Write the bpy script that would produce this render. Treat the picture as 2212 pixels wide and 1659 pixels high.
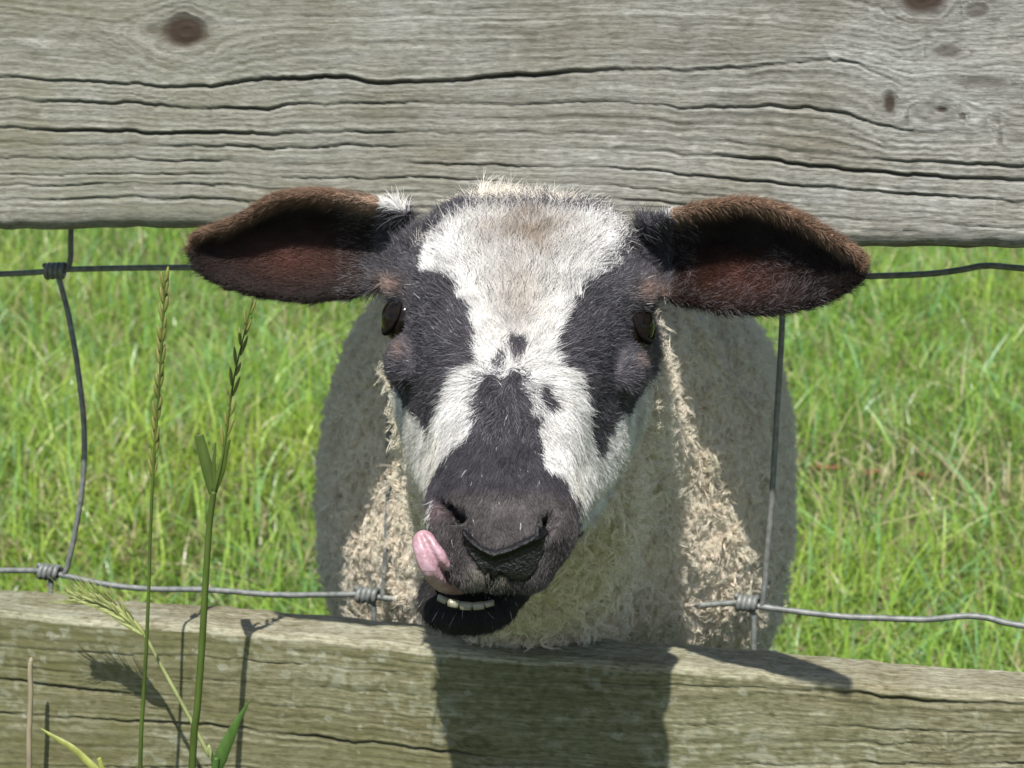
import bpy, math, random
import numpy as np
from mathutils import Vector
from mathutils.bvhtree import BVHTree

R = math.radians
rng = np.random.default_rng(11)
random.seed(5)
scene = bpy.context.scene
for o in list(bpy.data.objects):
    bpy.data.objects.remove(o)
COL = scene.collection

# ------------------------------------------------------------------ camera
YAW, PITCH, FPX, DIST = R(13.4), R(9.6), 4990.0, 1.0      # focal length in pixels of a 2212 px wide picture
ZT = 0.56
FH = np.array([-math.sin(YAW), math.cos(YAW), 0.0])
F = FH * math.cos(PITCH) + np.array([0, 0, -math.sin(PITCH)])
RT = np.array([math.cos(YAW), math.sin(YAW), 0.0])
UP = np.cross(RT, F)
CAM = np.array([0, 0, ZT]) - F * DIST
cd = bpy.data.cameras.new('camera')
cam = bpy.data.objects.new('camera', cd)
COL.objects.link(cam)
from mathutils import Matrix
m = Matrix.Identity(4)
for i in range(3):
    m[i][0], m[i][1], m[i][2], m[i][3] = RT[i], UP[i], -F[i], CAM[i]
cam.matrix_world = m
cd.sensor_width = 36.0
cd.lens = 36.0 * FPX / 2212.0
cd.clip_start, cd.clip_end = 0.02, 1000
cd.dof.use_dof = True
cd.dof.focus_distance = 0.84
cd.dof.aperture_fstop = 34
scene.camera = cam

# ------------------------------------------------------------------ sky, sun, exposure
SUN_DIR = np.array([-0.10, 1.0, -1.40])                    # the way the light travels
SUN_DIR /= np.linalg.norm(SUN_DIR)
el = math.asin(-SUN_DIR[2])
w = bpy.data.worlds.new('World')
scene.world = w
w.use_nodes = True
nt = w.node_tree
sky = nt.nodes.new('ShaderNodeTexSky')
sky.sky_type = 'NISHITA'
sky.sun_disc = False
sky.sun_elevation = el
sky.sun_rotation = math.atan2(-SUN_DIR[0], -SUN_DIR[1])
nt.links.new(sky.outputs[0], nt.nodes['Background'].inputs[0])
nt.nodes['Background'].inputs[1].default_value = 0.10
sl = bpy.data.lights.new('sun', 'SUN')
sl.energy = 4.6
sl.angle = R(0.53)
sl.color = (1.0, 0.965, 0.91)
so = bpy.data.objects.new('sun', sl)
COL.objects.link(so)
so.rotation_euler = Vector(SUN_DIR).to_track_quat('-Z', 'Y').to_euler()
so.location = (0, -3, 6)
scene.view_settings.view_transform = 'Standard'
scene.view_settings.look = 'None'
scene.view_settings.gamma = 1
scene.view_settings.exposure = 0.58

# ------------------------------------------------------------------ helpers
def ray(px, py):
    return F + RT * ((px - 1106.0) / FPX) + UP * ((829.5 - py) / FPX)

def PD(px, py, d):
    """point at depth d (metres along the view axis)"""
    return CAM + ray(px, py) * d

def PY(px, py, Y):
    """point where the pixel's ray meets the fence-parallel plane y = Y"""
    v = ray(px, py)
    return CAM + v * ((Y - CAM[1]) / v[1])

def project(p):
    q = np.asarray(p) - CAM
    d = q @ F
    return 1106 + FPX * (q @ RT) / d, 829.5 - FPX * (q @ UP) / d, d

def hash3(ix, iy, iz):
    h = (ix.astype(np.int64) * 374761393 + iy.astype(np.int64) * 668265263 + iz.astype(np.int64) * 2147483647) & 0xFFFFFFFF
    h = ((h ^ (h >> 13)) * 1274126177) & 0xFFFFFFFF
    h = ((h ^ (h >> 16)) * 2246822519) & 0xFFFFFFFF
    return ((h ^ (h >> 15)) & 0xFFFFFF) / float(0xFFFFFF)

def vnoise(x, y, z=0.0):
    x, y, z = np.broadcast_arrays(np.asarray(x, float), np.asarray(y, float), np.asarray(z, float))
    xi, yi, zi = np.floor(x), np.floor(y), np.floor(z)
    fx, fy, fz = x - xi, y - yi, z - zi
    fx, fy, fz = [f * f * (3 - 2 * f) for f in (fx, fy, fz)]
    r = 0
    for a in (0, 1):
        for b in (0, 1):
            for c in (0, 1):
                wgt = (fx if a else 1 - fx) * (fy if b else 1 - fy) * (fz if c else 1 - fz)
                r = r + wgt * hash3(xi + a, yi + b, zi + c)
    return r * 2 - 1

def fbm(x, y, z=0.0, o=4):
    r, a, f = 0, 0.5, 1.0
    for k in range(o):
        r = r + a * vnoise(x * f + 17.3 * k, y * f + 5.1 * k, z * f + 9.7 * k)
        a *= 0.5
        f *= 2.03
    return r

def sstep(a, b, x):
    t = np.clip((x - a) / (b - a), 0, 1)
    return t * t * (3 - 2 * t)

def polydist(px, py, poly):
    """signed distance (positive inside) to a polygon"""
    poly = np.asarray(poly, float)
    d = np.full(px.shape, 1e9)
    inside = np.zeros(px.shape, bool)
    n = len(poly)
    for i in range(n):
        ax, ay = poly[i]
        bx, by = poly[(i + 1) % n]
        ex, ey = bx - ax, by - ay
        t = np.clip(((px - ax) * ex + (py - ay) * ey) / (ex * ex + ey * ey + 1e-9), 0, 1)
        d = np.minimum(d, np.hypot(px - ax - t * ex, py - ay - t * ey))
        c = (ay > py) != (by > py)
        inside ^= c & (px < (bx - ax) * (py - ay) / (by - ay + 1e-12) + ax)
    return np.where(inside, d, -d)

def mesh_obj(name, v, f, mat=None, parent=None, smooth=True):
    me = bpy.data.meshes.new(name)
    v = np.asarray(v, float)
    if isinstance(f, np.ndarray):
        k = f.shape[1]
        me.vertices.add(len(v))
        me.vertices.foreach_set('co', v.ravel())
        me.loops.add(f.size)
        me.loops.foreach_set('vertex_index', f.ravel().astype(np.int32))
        me.polygons.add(len(f))
        me.polygons.foreach_set('loop_start', np.arange(0, f.size, k, dtype=np.int32))
        me.update(calc_edges=True)
        me.validate()
    else:
        me.from_pydata([tuple(p) for p in v], [], f)
    if smooth:
        me.polygons.foreach_set('use_smooth', [True] * len(me.polygons))
    o = bpy.data.objects.new(name, me)
    COL.objects.link(o)
    if mat:
        me.materials.append(mat)
    if parent:
        o.parent = parent
    return o

def attr(me, name, vals, kind='FLOAT'):
    a = me.attributes.new(name, kind, 'POINT')
    if kind == 'FLOAT':
        a.data.foreach_set('value', np.asarray(vals, np.float32).ravel())
    else:
        a.data.foreach_set('color', np.asarray(vals, np.float32).ravel())

def empty(name, loc=(0, 0, 0)):
    o = bpy.data.objects.new(name, None)
    o.empty_display_size = 0.05
    COL.objects.link(o)
    o.location = loc
    return o

def tag(o, label=None, cat=None, group=None, kind=None):
    for k, v in (('label', label), ('category', cat), ('group', group), ('kind', kind)):
        if v:
            o[k] = v
    return o

def grid_faces(nu, nv, wrap_v=False):
    i = np.arange(nu - 1)[:, None]
    j = np.arange(nv if wrap_v else nv - 1)[None, :]
    j2 = (j + 1) % nv
    a = i * nv + j
    return np.stack([a, i * nv + j2, (i + 1) * nv + j2, (i + 1) * nv + j], -1).reshape(-1, 4)

def catmull(pts, n):
    """smooth curve through control points, sampled at n points"""
    pts = np.asarray(pts, float)
    k = len(pts)
    t = np.linspace(0, k - 1 - 1e-9, n)
    i = t.astype(int)
    u = (t - i)[:, None]
    p0 = pts[np.maximum(i - 1, 0)]
    p1 = pts[i]
    p2 = pts[np.minimum(i + 1, k - 1)]
    p3 = pts[np.minimum(i + 2, k - 1)]
    return 0.5 * (2 * p1 + (p2 - p0) * u + (2 * p0 - 5 * p1 + 4 * p2 - p3) * u ** 2 + (3 * p1 - p0 - 3 * p2 + p3) * u ** 3)

def tube(path, rad, sides=8, caps=True):
    """vertices and faces of a tube along a path (rad: number or array)"""
    path = np.asarray(path, float)
    n = len(path)
    rad = np.broadcast_to(np.asarray(rad, float), (n,))
    tan = np.gradient(path, axis=0)
    tan /= np.linalg.norm(tan, axis=1)[:, None] + 1e-12
    ref = np.array([0.31, 0.17, 0.94]) if abs(tan[0][2]) < 0.8 else np.array([0.94, 0.3, 0.1])
    v = []
    nrm = np.cross(tan[0], ref)
    nrm /= np.linalg.norm(nrm)
    ang = np.linspace(0, 2 * math.pi, sides, endpoint=False)
    for i in range(n):
        nrm = nrm - tan[i] * (nrm @ tan[i])
        nrm /= np.linalg.norm(nrm)
        b = np.cross(tan[i], nrm)
        v.append(path[i] + rad[i] * (np.cos(ang)[:, None] * nrm + np.sin(ang)[:, None] * b))
    v = np.concatenate(v)
    f = [tuple(int(q) for q in r) for r in grid_faces(n, sides, True)]
    if caps:
        f.append(tuple(range(sides))[::-1])
        f.append(tuple(range((n - 1) * sides, n * sides)))
    return v, f

class MB:
    def __init__(s):
        s.v, s.f = [], []
    def add(s, v, f):
        k = sum(len(q) for q in s.v)
        s.v.append(np.asarray(v, float))
        s.f += [tuple(int(i) + k for i in q) for q in f]
        return s
    def tube(s, path, rad, sides=8):
        return s.add(*tube(path, rad, sides))
    def build(s, name, mat, parent=None):
        return mesh_obj(name, np.concatenate(s.v), s.f, mat, parent)

# ------------------------------------------------------------------ materials
def new_mat(name):
    mt = bpy.data.materials.new(name)
    mt.use_nodes = True
    t = mt.node_tree
    return mt, t, t.nodes['Principled BSDF'], t.nodes, t.links

def noise_node(t, scale, detail=5, vec=None, rough=0.55):
    n = t.nodes.new('ShaderNodeTexNoise')
    n.inputs['Scale'].default_value = scale
    n.inputs['Detail'].default_value = detail
    n.inputs['Roughness'].default_value = rough
    if vec:
        t.links.new(vec, n.inputs['Vector'])
    return n

def ramp(t, fac, stops):
    r = t.nodes.new('ShaderNodeValToRGB')
    e = r.color_ramp.elements
    while len(e) < len(stops):
        e.new(0.5)
    for q, (p, c) in zip(e, stops):
        q.position = p
        q.color = (*c, 1) if len(c) == 3 else c
    t.links.new(fac, r.inputs[0])
    return r.outputs[0]

def mix(t, fac, a, b, mode='MIX'):
    n = t.nodes.new('ShaderNodeMix')
    n.data_type = 'RGBA'
    n.blend_type = mode
    for sock, val in ((n.inputs[0], fac), (n.inputs[6], a), (n.inputs[7], b)):
        if hasattr(val, 'is_linked'):
            t.links.new(val, sock)
        elif isinstance(val, (int, float)):
            sock.default_value = val
        else:
            sock.default_value = (*val, 1)
    return n.outputs[2]

def attr_node(t, name):
    a = t.nodes.new('ShaderNodeAttribute')
    a.attribute_name = name
    return a

def bump(t, bs, height, strength, dist=0.001):
    b = t.nodes.new('ShaderNodeBump')
    b.inputs['Strength'].default_value = strength
    b.inputs['Distance'].default_value = dist
    t.links.new(height, b.inputs['Height'])
    t.links.new(b.outputs[0], bs.inputs['Normal'])

def coords(t, scale=(1, 1, 1)):
    c = t.nodes.new('ShaderNodeTexCoord')
    mp = t.nodes.new('ShaderNodeMapping')
    mp.inputs['Scale'].default_value = scale
    t.links.new(c.outputs['Object'], mp.inputs[0])
    return mp.outputs[0]

def wood_mat(name, dark, mid, light, algae_shade, algae_amt, lichen_amt):
    """weathered softwood: colours ride on attributes written with the board's own grain (tone, crack, knot, algae)"""
    mt, t, bs, N, L = new_mat(name)
    tone = attr_node(t, 'tone').outputs['Fac']
    c = ramp(t, tone, [(0.0, dark), (0.45, mid), (1.0, light)])
    fine = noise_node(t, 1.0, 6, coords(t, (240, 900, 900)), 0.7)
    c = mix(t, 0.75, c, ramp(t, fine.outputs['Fac'], [(0.34, (0.42, 0.40, 0.36)), (0.50, (0.95, 0.94, 0.92)), (0.66, (1.28, 1.28, 1.27))]), 'MULTIPLY')
    fib = noise_node(t, 1.0, 5, coords(t, (60, 1500, 1500)), 0.65)
    c = mix(t, 0.6, c, ramp(t, fib.outputs['Fac'], [(0.36, (0.55, 0.53, 0.48)), (0.5, (1.0, 1.0, 1.0)), (0.64, (1.2, 1.2, 1.2))]), 'MULTIPLY')
    blo = noise_node(t, 14.0, 4, coords(t, (1, 1, 2.2)), 0.6)
    c = mix(t, 0.85, c, ramp(t, blo.outputs['Fac'], [(0.34, (0.74, 0.69, 0.60)), (0.5, (1.0, 1.0, 0.98)), (0.66, (1.12, 1.15, 1.18))]), 'MULTIPLY')
    al = attr_node(t, 'algae_shade').outputs['Fac']
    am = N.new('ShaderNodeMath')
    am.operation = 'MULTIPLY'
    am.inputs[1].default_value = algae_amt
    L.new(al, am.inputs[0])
    c = mix(t, am.outputs[0], c, algae_shade)
    kn = attr_node(t, 'knot').outputs['Fac']
    c = mix(t, kn, c, (0.040, 0.027, 0.019))
    cr = attr_node(t, 'crack').outputs['Fac']
    c = mix(t, cr, c, (0.030, 0.028, 0.022))
    li = attr_node(t, 'lichen').outputs['Fac']
    lm = N.new('ShaderNodeMath')
    lm.operation = 'MULTIPLY'
    lm.inputs[1].default_value = lichen_amt
    L.new(li, lm.inputs[0])
    c = mix(t, lm.outputs[0], c, (0.42, 0.44, 0.36))
    L.new(c, bs.inputs['Base Color'])
    bs.inputs['Roughness'].default_value = 0.85
    bs.inputs['Specular IOR Level'].default_value = 0.25
    bump(t, bs, fine.outputs['Fac'], 0.5, 0.0006)
    return mt

M = {}
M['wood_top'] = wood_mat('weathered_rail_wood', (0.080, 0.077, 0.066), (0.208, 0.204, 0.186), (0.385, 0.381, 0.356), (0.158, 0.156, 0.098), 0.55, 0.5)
M['wood_low'] = wood_mat('mossy_rail_wood', (0.062, 0.060, 0.034), (0.168, 0.160, 0.100), (0.34, 0.328, 0.25), (0.098, 0.098, 0.036), 0.9, 0.7)

mt, t, bs, N, L = new_mat('galvanised_wire')
nn = noise_node(t, 260, 4, coords(t))
L.new(ramp(t, nn.outputs['Fac'], [(0.3, (0.09, 0.10, 0.092)), (0.6, (0.19, 0.20, 0.188)), (0.8, (0.30, 0.29, 0.265))]), bs.inputs['Base Color'])
bs.inputs['Metallic'].default_value = 0.1
bs.inputs['Roughness'].default_value = 0.5
bump(t, bs, nn.outputs['Fac'], 0.35, 0.0004)
M['wire'] = mt

def leaf_like(name, attr_name=None, col=(0.1, 0.2, 0.04), rough=0.45, trans=0.45, spec=0.4, vary=True):
    mt, t, bs, N, L = new_mat(name)
    if attr_name:
        c = attr_node(t, attr_name).outputs['Color']
    else:
        nn = noise_node(t, 180, 4, coords(t, (1, 1, 0.25)))
        c = mix(t, 0.6, col, ramp(t, nn.outputs['Fac'], [(0.3, tuple(k * 0.55 for k in col)), (0.7, tuple(min(1, k * 1.5) for k in col))]))
    L.new(c, bs.inputs['Base Color'])
    bs.inputs['Roughness'].default_value = rough
    bs.inputs['Specular IOR Level'].default_value = spec
    tr = N.new('ShaderNodeBsdfTranslucent')
    L.new(mix(t, 1.0, c, (1.25, 1.15, 0.55), 'MULTIPLY'), tr.inputs[0])
    ms = N.new('ShaderNodeMixShader')
    ms.inputs[0].default_value = trans
    L.new(bs.outputs[0], ms.inputs[1])
    L.new(tr.outputs[0], ms.inputs[2])
    L.new(ms.outputs[0], N['Material Output'].inputs['Surface'])
    return mt

M['grass'] = leaf_like('pasture_grass', 'gcol', rough=0.36, trans=0.35, spec=0.6)
M['stalk'] = leaf_like('green_stalk', None, (0.070, 0.110, 0.020), trans=0.15)
M['stalk_pale'] = leaf_like('pale_stalk', None, (0.30, 0.34, 0.14), trans=0.25)
M['spikelet'] = leaf_like('pale_spikelet', None, (0.36, 0.40, 0.15), trans=0.35)
M['spikelet_green'] = leaf_like('green_spikelet', None, (0.20, 0.21, 0.05), trans=0.3)
M['leaf'] = leaf_like('fresh_leaf', None, (0.10, 0.19, 0.045), trans=0.4)
M['leaf_yellow'] = leaf_like('yellowing_leaf', None, (0.33, 0.36, 0.09), trans=0.35)
M['straw'] = leaf_like('dead_straw', None, (0.33, 0.28, 0.19), trans=0.15, rough=0.7, spec=0.2)
M['dead_leaf'] = leaf_like('dead_brown_leaf', None, (0.17, 0.075, 0.04), trans=0.15, rough=0.7, spec=0.2)

mt, t, bs, N, L = new_mat('pasture_soil')
n1 = noise_node(t, 9, 6, coords(t))
n2 = noise_node(t, 160, 5, coords(t))
c = ramp(t, n1.outputs['Fac'], [(0.3, (0.050, 0.075, 0.020)), (0.55, (0.070, 0.095, 0.028)), (0.75, (0.10, 0.085, 0.045))])
c = mix(t, 0.7, c, ramp(t, n2.outputs['Fac'], [(0.3, (0.5, 0.5, 0.45)), (0.7, (1.3, 1.3, 1.2))]), 'MULTIPLY')
L.new(c, bs.inputs['Base Color'])
bs.inputs['Roughness'].default_value = 0.95
bump(t, bs, n2.outputs['Fac'], 0.8, 0.01)
M['soil'] = mt

def hair_mat(name, rough=0.55, trans=0.25, spec=0.3):
    mt, t, bs, N, L = new_mat(name)
    c = attr_node(t, 'hcol').outputs['Color']
    L.new(c, bs.inputs['Base Color'])
    bs.inputs['Roughness'].default_value = rough
    bs.inputs['Specular IOR Level'].default_value = spec
    tr = N.new('ShaderNodeBsdfTranslucent')
    L.new(c, tr.inputs[0])
    ms = N.new('ShaderNodeMixShader')
    ms.inputs[0].default_value = trans
    L.new(bs.outputs[0], ms.inputs[1])
    L.new(tr.outputs[0], ms.inputs[2])
    L.new(ms.outputs[0], N['Material Output'].inputs['Surface'])
    return mt
M['fur'] = hair_mat('face_fur')
M['fleece'] = hair_mat('fleece', 0.8, 0.3, 0.1)

mt, t, bs, N, L = new_mat('sheep_skin')
c = attr_node(t, 'scol').outputs['Color']
nn = noise_node(t, 900, 4, coords(t))
c = mix(t, 0.5, c, ramp(t, nn.outputs['Fac'], [(0.3, (0.6, 0.6, 0.6)), (0.7, (1.2, 1.2, 1.2))]), 'MULTIPLY')
L.new(c, bs.inputs['Base Color'])
bs.inputs['Roughness'].default_value = 0.8
bs.inputs['Specular IOR Level'].default_value = 0.15
bump(t, bs, nn.outputs['Fac'], 0.5, 0.001)
M['skin'] = mt

def simple_mat(name, stops, scale, rough, bstr=0.4, bdist=0.0005, spec=0.5, sss=0.0, vscale=(1, 1, 1)):
    mt, t, bs, N, L = new_mat(name)
    nn = noise_node(t, scale, 5, coords(t, vscale))
    L.new(ramp(t, nn.outputs['Fac'], stops), bs.inputs['Base Color'])
    bs.inputs['Roughness'].default_value = rough
    bs.inputs['Specular IOR Level'].default_value = spec
    if sss:
        bs.inputs['Subsurface Weight'].default_value = sss
        bs.inputs['Subsurface Radius'].default_value = (0.004, 0.0015, 0.001)
        bs.inputs['Subsurface Scale'].default_value = 1.0
    bump(t, bs, nn.outputs['Fac'], bstr, bdist)
    return mt
M['nose'] = simple_mat('nose_leather', [(0.3, (0.003, 0.003, 0.004)), (0.7, (0.012, 0.011, 0.012))], 900, 0.36, 1.0, 0.0010)
M['tongue'] = simple_mat('tongue', [(0.3, (0.32, 0.17, 0.18)), (0.7, (0.47, 0.31, 0.36))], 260, 0.36, 0.8, 0.0012, 0.5)
M['tooth'] = simple_mat('tooth', [(0.3, (0.15, 0.14, 0.09)), (0.7, (0.26, 0.245, 0.18))], 300, 0.3, 0.1)
M['eye'] = simple_mat('eyeball', [(0.35, (0.004, 0.004, 0.004)), (0.7, (0.014, 0.010, 0.007))], 300, 0.10, 0.0, spec=0.14)
M['eyelid'] = simple_mat('eyelid', [(0.3, (0.005, 0.004, 0.004)), (0.7, (0.012, 0.009, 0.008))], 600, 0.85, 0.6, 0.0008, spec=0.08)
M['pupil'] = simple_mat('pupil', [(0.3, (0.002, 0.002, 0.002)), (0.7, (0.004, 0.004, 0.004))], 300, 0.08, 0.0)
M['hoof'] = simple_mat('hoof', [(0.3, (0.03, 0.026, 0.02)), (0.7, (0.09, 0.08, 0.06))], 120, 0.6)

# ------------------------------------------------------------------ ground
def ground_z(x, y):
    x, y = np.asarray(x, float), np.asarray(y, float)
    z = np.where(y < 0, 0.0, np.where(y < 8, 0.115 * y, 0.92 + 0.03 * (y - 8)))
    return z + 0.02 * vnoise(x * 1.3, y * 1.3, 3.0) * sstep(0.3, 1.5, np.abs(y)) + 0.006 * vnoise(x * 7, y * 7, 1.0)

gx = np.concatenate([np.linspace(-200, -6, 30), np.linspace(-5.9, 5.9, 120), np.linspace(6, 200, 30)])
gy = np.concatenate([np.linspace(-200, -3, 30), np.linspace(-2.9, 9, 120), np.linspace(9.1, 300, 40)])
GX, GY = np.meshgrid(gx, gy, indexing='ij')
v = np.stack([GX, GY, ground_z(GX, GY)], -1).reshape(-1, 3)
g = mesh_obj('ground', v, grid_faces(len(gx), len(gy)), M['soil'])
tag(g, 'grassy pasture ground rising gently behind the fence', 'ground', kind='structure')

# ------------------------------------------------------------------ fence rails
def board(name, mat, front_lo, front_hi, thick, lines, knots, fine_x, x_end, seed, algae_fn, res=0.00070, extra=None, y0=0.0, lichen=0.0, rnd=0.005):
    """one sawn rail: front_lo / front_hi = (z at x=-0.25, z at x=0.25) of the bottom and top front edges;
    lines: traced growth lines [(points in metres (x,z)), crack strength]; the grain runs parallel to them"""
    def zlo(x): return front_lo[0] + (front_lo[1] - front_lo[0]) * (x + 0.25) / 0.5
    def zhi(x): return front_hi[0] + (front_hi[1] - front_hi[0]) * (x + 0.25) / 0.5
    X = np.concatenate([np.linspace(-x_end, -fine_x, 40)[:-1], np.arange(-fine_x, fine_x, res * 1.25), np.linspace(fine_x, x_end, 40)[1:]])
    hgt = zhi(0) - zlo(0)
    # perimeter: front face upward, rounded edge, top face, edge, back down, edge, underside forward, edge
    nf = int(hgt / res)
    nt_ = int(thick / (res * 1.3))
    per = []
    r = rnd
    for q in np.linspace(r, hgt - r, nf): per.append((0.0, q, -1, 0, 0))
    for a in np.linspace(0, 90, 9)[1:-1]: per.append((r - r * math.cos(R(a)), hgt - r + r * math.sin(R(a)), -math.cos(R(a)), math.sin(R(a)), 1))
    for q in np.linspace(r, thick - r, nt_): per.append((q, hgt, 0, 1, 1))
    for a in np.linspace(0, 90, 6)[1:-1]: per.append((thick - r + r * math.sin(R(a)), hgt - r + r * math.cos(R(a)), math.sin(R(a)), math.cos(R(a)), 1))
    for q in np.linspace(hgt - r, r, 16): per.append((thick, q, 1, 0, 2))
    for a in np.linspace(0, 90, 6)[1:-1]: per.append((thick - r + r * math.cos(R(a)), r - r * math.sin(R(a)), math.cos(R(a)), -math.sin(R(a)), 3))
    for q in np.linspace(thick - r, r, 30): per.append((q, 0, 0, -1, 3))
    for a in np.linspace(0, 90, 9)[1:-1]: per.append((r - r * math.sin(R(a)), r - r * math.cos(R(a)), -math.sin(R(a)), -math.cos(R(a)), 0))
    per = np.array(per)
    PYY, PZ, NY, NZ, FACE = [per[:, i][None, :] for i in range(5)]
    XX = X[:, None] + 0 * PYY
    ZZ = zlo(X)[:, None] + PZ * ((zhi(X) - zlo(X)) / hgt)[:, None]
    YY = PYY + 0 * XX
    face = FACE + 0 * XX
    # unrolled height coordinate so that the grain wraps over the top edge
    q = np.where(face == 1, ZZ + YY, ZZ)
    q = np.where(face == 2, ZZ + 0.3, q)
    q = np.where(face == 3, ZZ - YY, q)
    # growth-line coordinate psi from the traced lines
    LZ, PS = [], []
    for pts, stg in lines:
        pts = np.asarray(pts, float)
        LZ.append(np.interp(X, pts[:, 0], pts[:, 1]))
        PS.append(np.interp(0.0, pts[:, 0], pts[:, 1]))
    LZ = np.array([zlo(X) - 0.02] + LZ + [zhi(X) + 0.05])
    PS = np.array([zlo(0) - 0.02] + PS + [zhi(0) + 0.05])
    psi = np.empty_like(q)
    for i in range(len(X)):
        psi[i] = np.interp(q[i], LZ[:, i], PS)
    kn = np.zeros_like(q)
    ring = np.zeros_like(q)
    for (kx, kz, rx, rz, dark) in knots:
        dx, dz = (XX - kx) / rx, (ZZ - kz) / rz
        d = np.sqrt(dx * dx + dz * dz) * (1 + 0.12 * vnoise(XX * 300, ZZ * 300, 2.0))
        infl = np.exp(-np.maximum(d - 0.9, 0) / 0.8)
        infl = np.where(face == 0, infl, 0)
        psi = psi * (1 - infl) + infl * (kz + 0.6 * rz * d)
        kn = np.maximum(kn, dark * (0.25 * sstep(1.45, 0.8, d) + 0.75 * sstep(0.95, 0.5, d)) * (face == 0))
        ring = np.maximum(ring, infl)
    wob = 0.0004 * vnoise(XX * 40, q * 90, seed)
    ps = (psi + wob) * 1000.0
    g1 = vnoise(ps * 0.55 + seed * 31, XX * 4, seed)             # broad bands
    g2 = vnoise(ps * 1.5, XX * 18, seed + 4)                     # grain
    g3 = vnoise(ps * 2.1, XX * 90, seed + 9)                     # short fibres
    late = np.sin(ps * 2 * math.pi / 3.1 + 2.5 * vnoise(ps * 0.12, XX * 2, seed + 2))
    tone = 0.52 + 0.09 * g1 + 0.12 * g2 + 0.15 * g3 + 0.05 * late + 0.12 * fbm(XX * 22, q * 30, seed + 1)
    h = 0.00012 * g2 + 0.00009 * g3 + 0.00009 * late + 0.0006 * fbm(XX * 9, q * 25, seed + 6)
    # short checks: broken dark streaks along the grain
    chk = vnoise(ps * 0.95 + 50, XX * 11, seed + 21)
    chk = sstep(0.50, 0.78, chk) * sstep(-0.2, 0.3, vnoise(ps * 0.2, XX * 20, seed + 23))
    crack = 0.28 * chk
    h -= 0.00025 * chk
    for k, (pts, stg) in enumerate(lines):
        if not isinstance(stg, (list, tuple)) and stg <= 0:
            continue
        st = np.interp(X, *np.array(stg, float).T) if isinstance(stg, (list, tuple)) else np.full(len(X), float(stg))
        wd = 0.00022 + 0.00052 * st
        jit = 0.00045 * vnoise(X * 120, k * 7.1, seed) + 0.0003 * vnoise(X * 420, k * 3.1, seed)
        zc = LZ[k + 1] + jit
        dd = (q - zc[:, None])
        prof = np.exp(-(dd / wd[:, None]) ** 2) * (face < 2)
        amt = np.clip(st * (0.75 + 0.55 * vnoise(X * 35, k * 5.0, seed + 3)) * (0.85 + 0.4 * vnoise(X * 7, k * 9.0, seed + 8)), 0, 1.3)[:, None]
        h -= 0.0034 * amt * prof
        crack = np.maximum(crack, np.clip(amt * 1.35, 0, 1) * prof)
        # lower lip of the crack stands a little proud and paler
        lip = np.exp(-((dd - 2.2 * wd[:, None]) / (1.6 * wd[:, None])) ** 2) * (face < 2)
        tone += 0.12 * amt * lip
        h += 0.0002 * amt * lip
    h -= 0.0009 * kn
    tone = tone - 0.06 * ring + 0.12 * ring * np.sin(ps * 3.6)
    tone = np.where(face == 1, tone + 0.22, tone)  # top face painted lighter: sunlit brightness put into the tone
    # scratches and pale flecks
    fl = vnoise(XX * 140, q * 420, seed + 40)
    tone += 0.22 * sstep(0.62, 0.85, fl)
    tone -= 0.20 * sstep(0.60, 0.85, vnoise(XX * 110, q * 380, seed + 43))
    for k in range(26):
        cx, cz = rng.uniform(-fine_x, fine_x), rng.uniform(zlo(0), zhi(0))
        an = rng.uniform(-1.3, 1.3) + math.pi / 2
        ln = rng.uniform(0.003, 0.010)
        dx, dz = XX - cx, ZZ - cz
        al_, pe = dx * math.cos(an) + dz * math.sin(an), -dx * math.sin(an) + dz * math.cos(an) + 18 * (dx * dx)
        s_ = np.exp(-(pe / 0.00032) ** 2) * sstep(ln, ln * 0.7, np.abs(al_)) * (face == 0)
        tone += 0.22 * s_
    lic = np.zeros_like(q)
    if lichen > 0:
        nspot = int(170 * lichen)
        clus = sstep(-0.05, 0.35, fbm(XX * 26, q * 30, seed + 50))
        lic = 0.32 * sstep(0.12, 0.34, fbm(XX * 260, q * 300, seed + 51)) * clus * (face < 2)
        tone -= 0.22 * sstep(0.10, 0.35, fbm(XX * 330 + 9, q * 420, seed + 52)) * (face < 2)
        for k in range(nspot):
            cx = rng.uniform(-fine_x, fine_x)
            if rng.random() < 0.55: cx = rng.uniform(-fine_x, -0.03)
            cz = zhi(cx) + rng.triangular(-0.060, 0.0, 0.034)
            rr = rng.uniform(0.0006, 0.0024) * (1.5 if rng.random() < 0.15 else 1)
            i0, i1 = np.searchsorted(X, [cx - rr * 2, cx + rr * 2])
            if i1 <= i0: continue
            dx, dz = XX[i0:i1] - cx, q[i0:i1] - cz
            d = np.sqrt(dx * dx + (dz * 1.15) ** 2) / rr * (1 + 0.6 * vnoise(XX[i0:i1] * 600, q[i0:i1] * 600, k))
            lic[i0:i1] = np.maximum(lic[i0:i1], sstep(1.0, 0.7, d) * (0.45 + 0.55 * sstep(0.3, 0.9, d)) * rng.uniform(0.15, 0.6) * (face[i0:i1] < 2))
        h += 0.0002 * lic
    al = np.clip(algae_fn(XX, q, face), 0, 1) * np.clip(0.75 + 0.6 * fbm(XX * 60, q * 160, seed + 12), 0, 1)
    if extra is not None:
        h = h + extra(XX, q, face)
    # ragged long edge
    edge = 0.0010 * vnoise(XX * 22, 4.0, seed + 30) + 0.0005 * vnoise(XX * 110, 2.0, seed + 31)
    ZZ = ZZ + edge * (face != 2)
    V = np.stack([XX, YY + h * NY + y0, ZZ + h * NZ], -1)
    nu, nv = XX.shape
    faces = grid_faces(nu, nv, True)
    V = V.reshape(-1, 3)
    me_faces = faces[:, ::-1]
    o = mesh_obj(name, V, np.ascontiguousarray(me_faces), mat)
    # end grain caps
    cap0 = np.arange(nv)
    import bmesh
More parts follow.
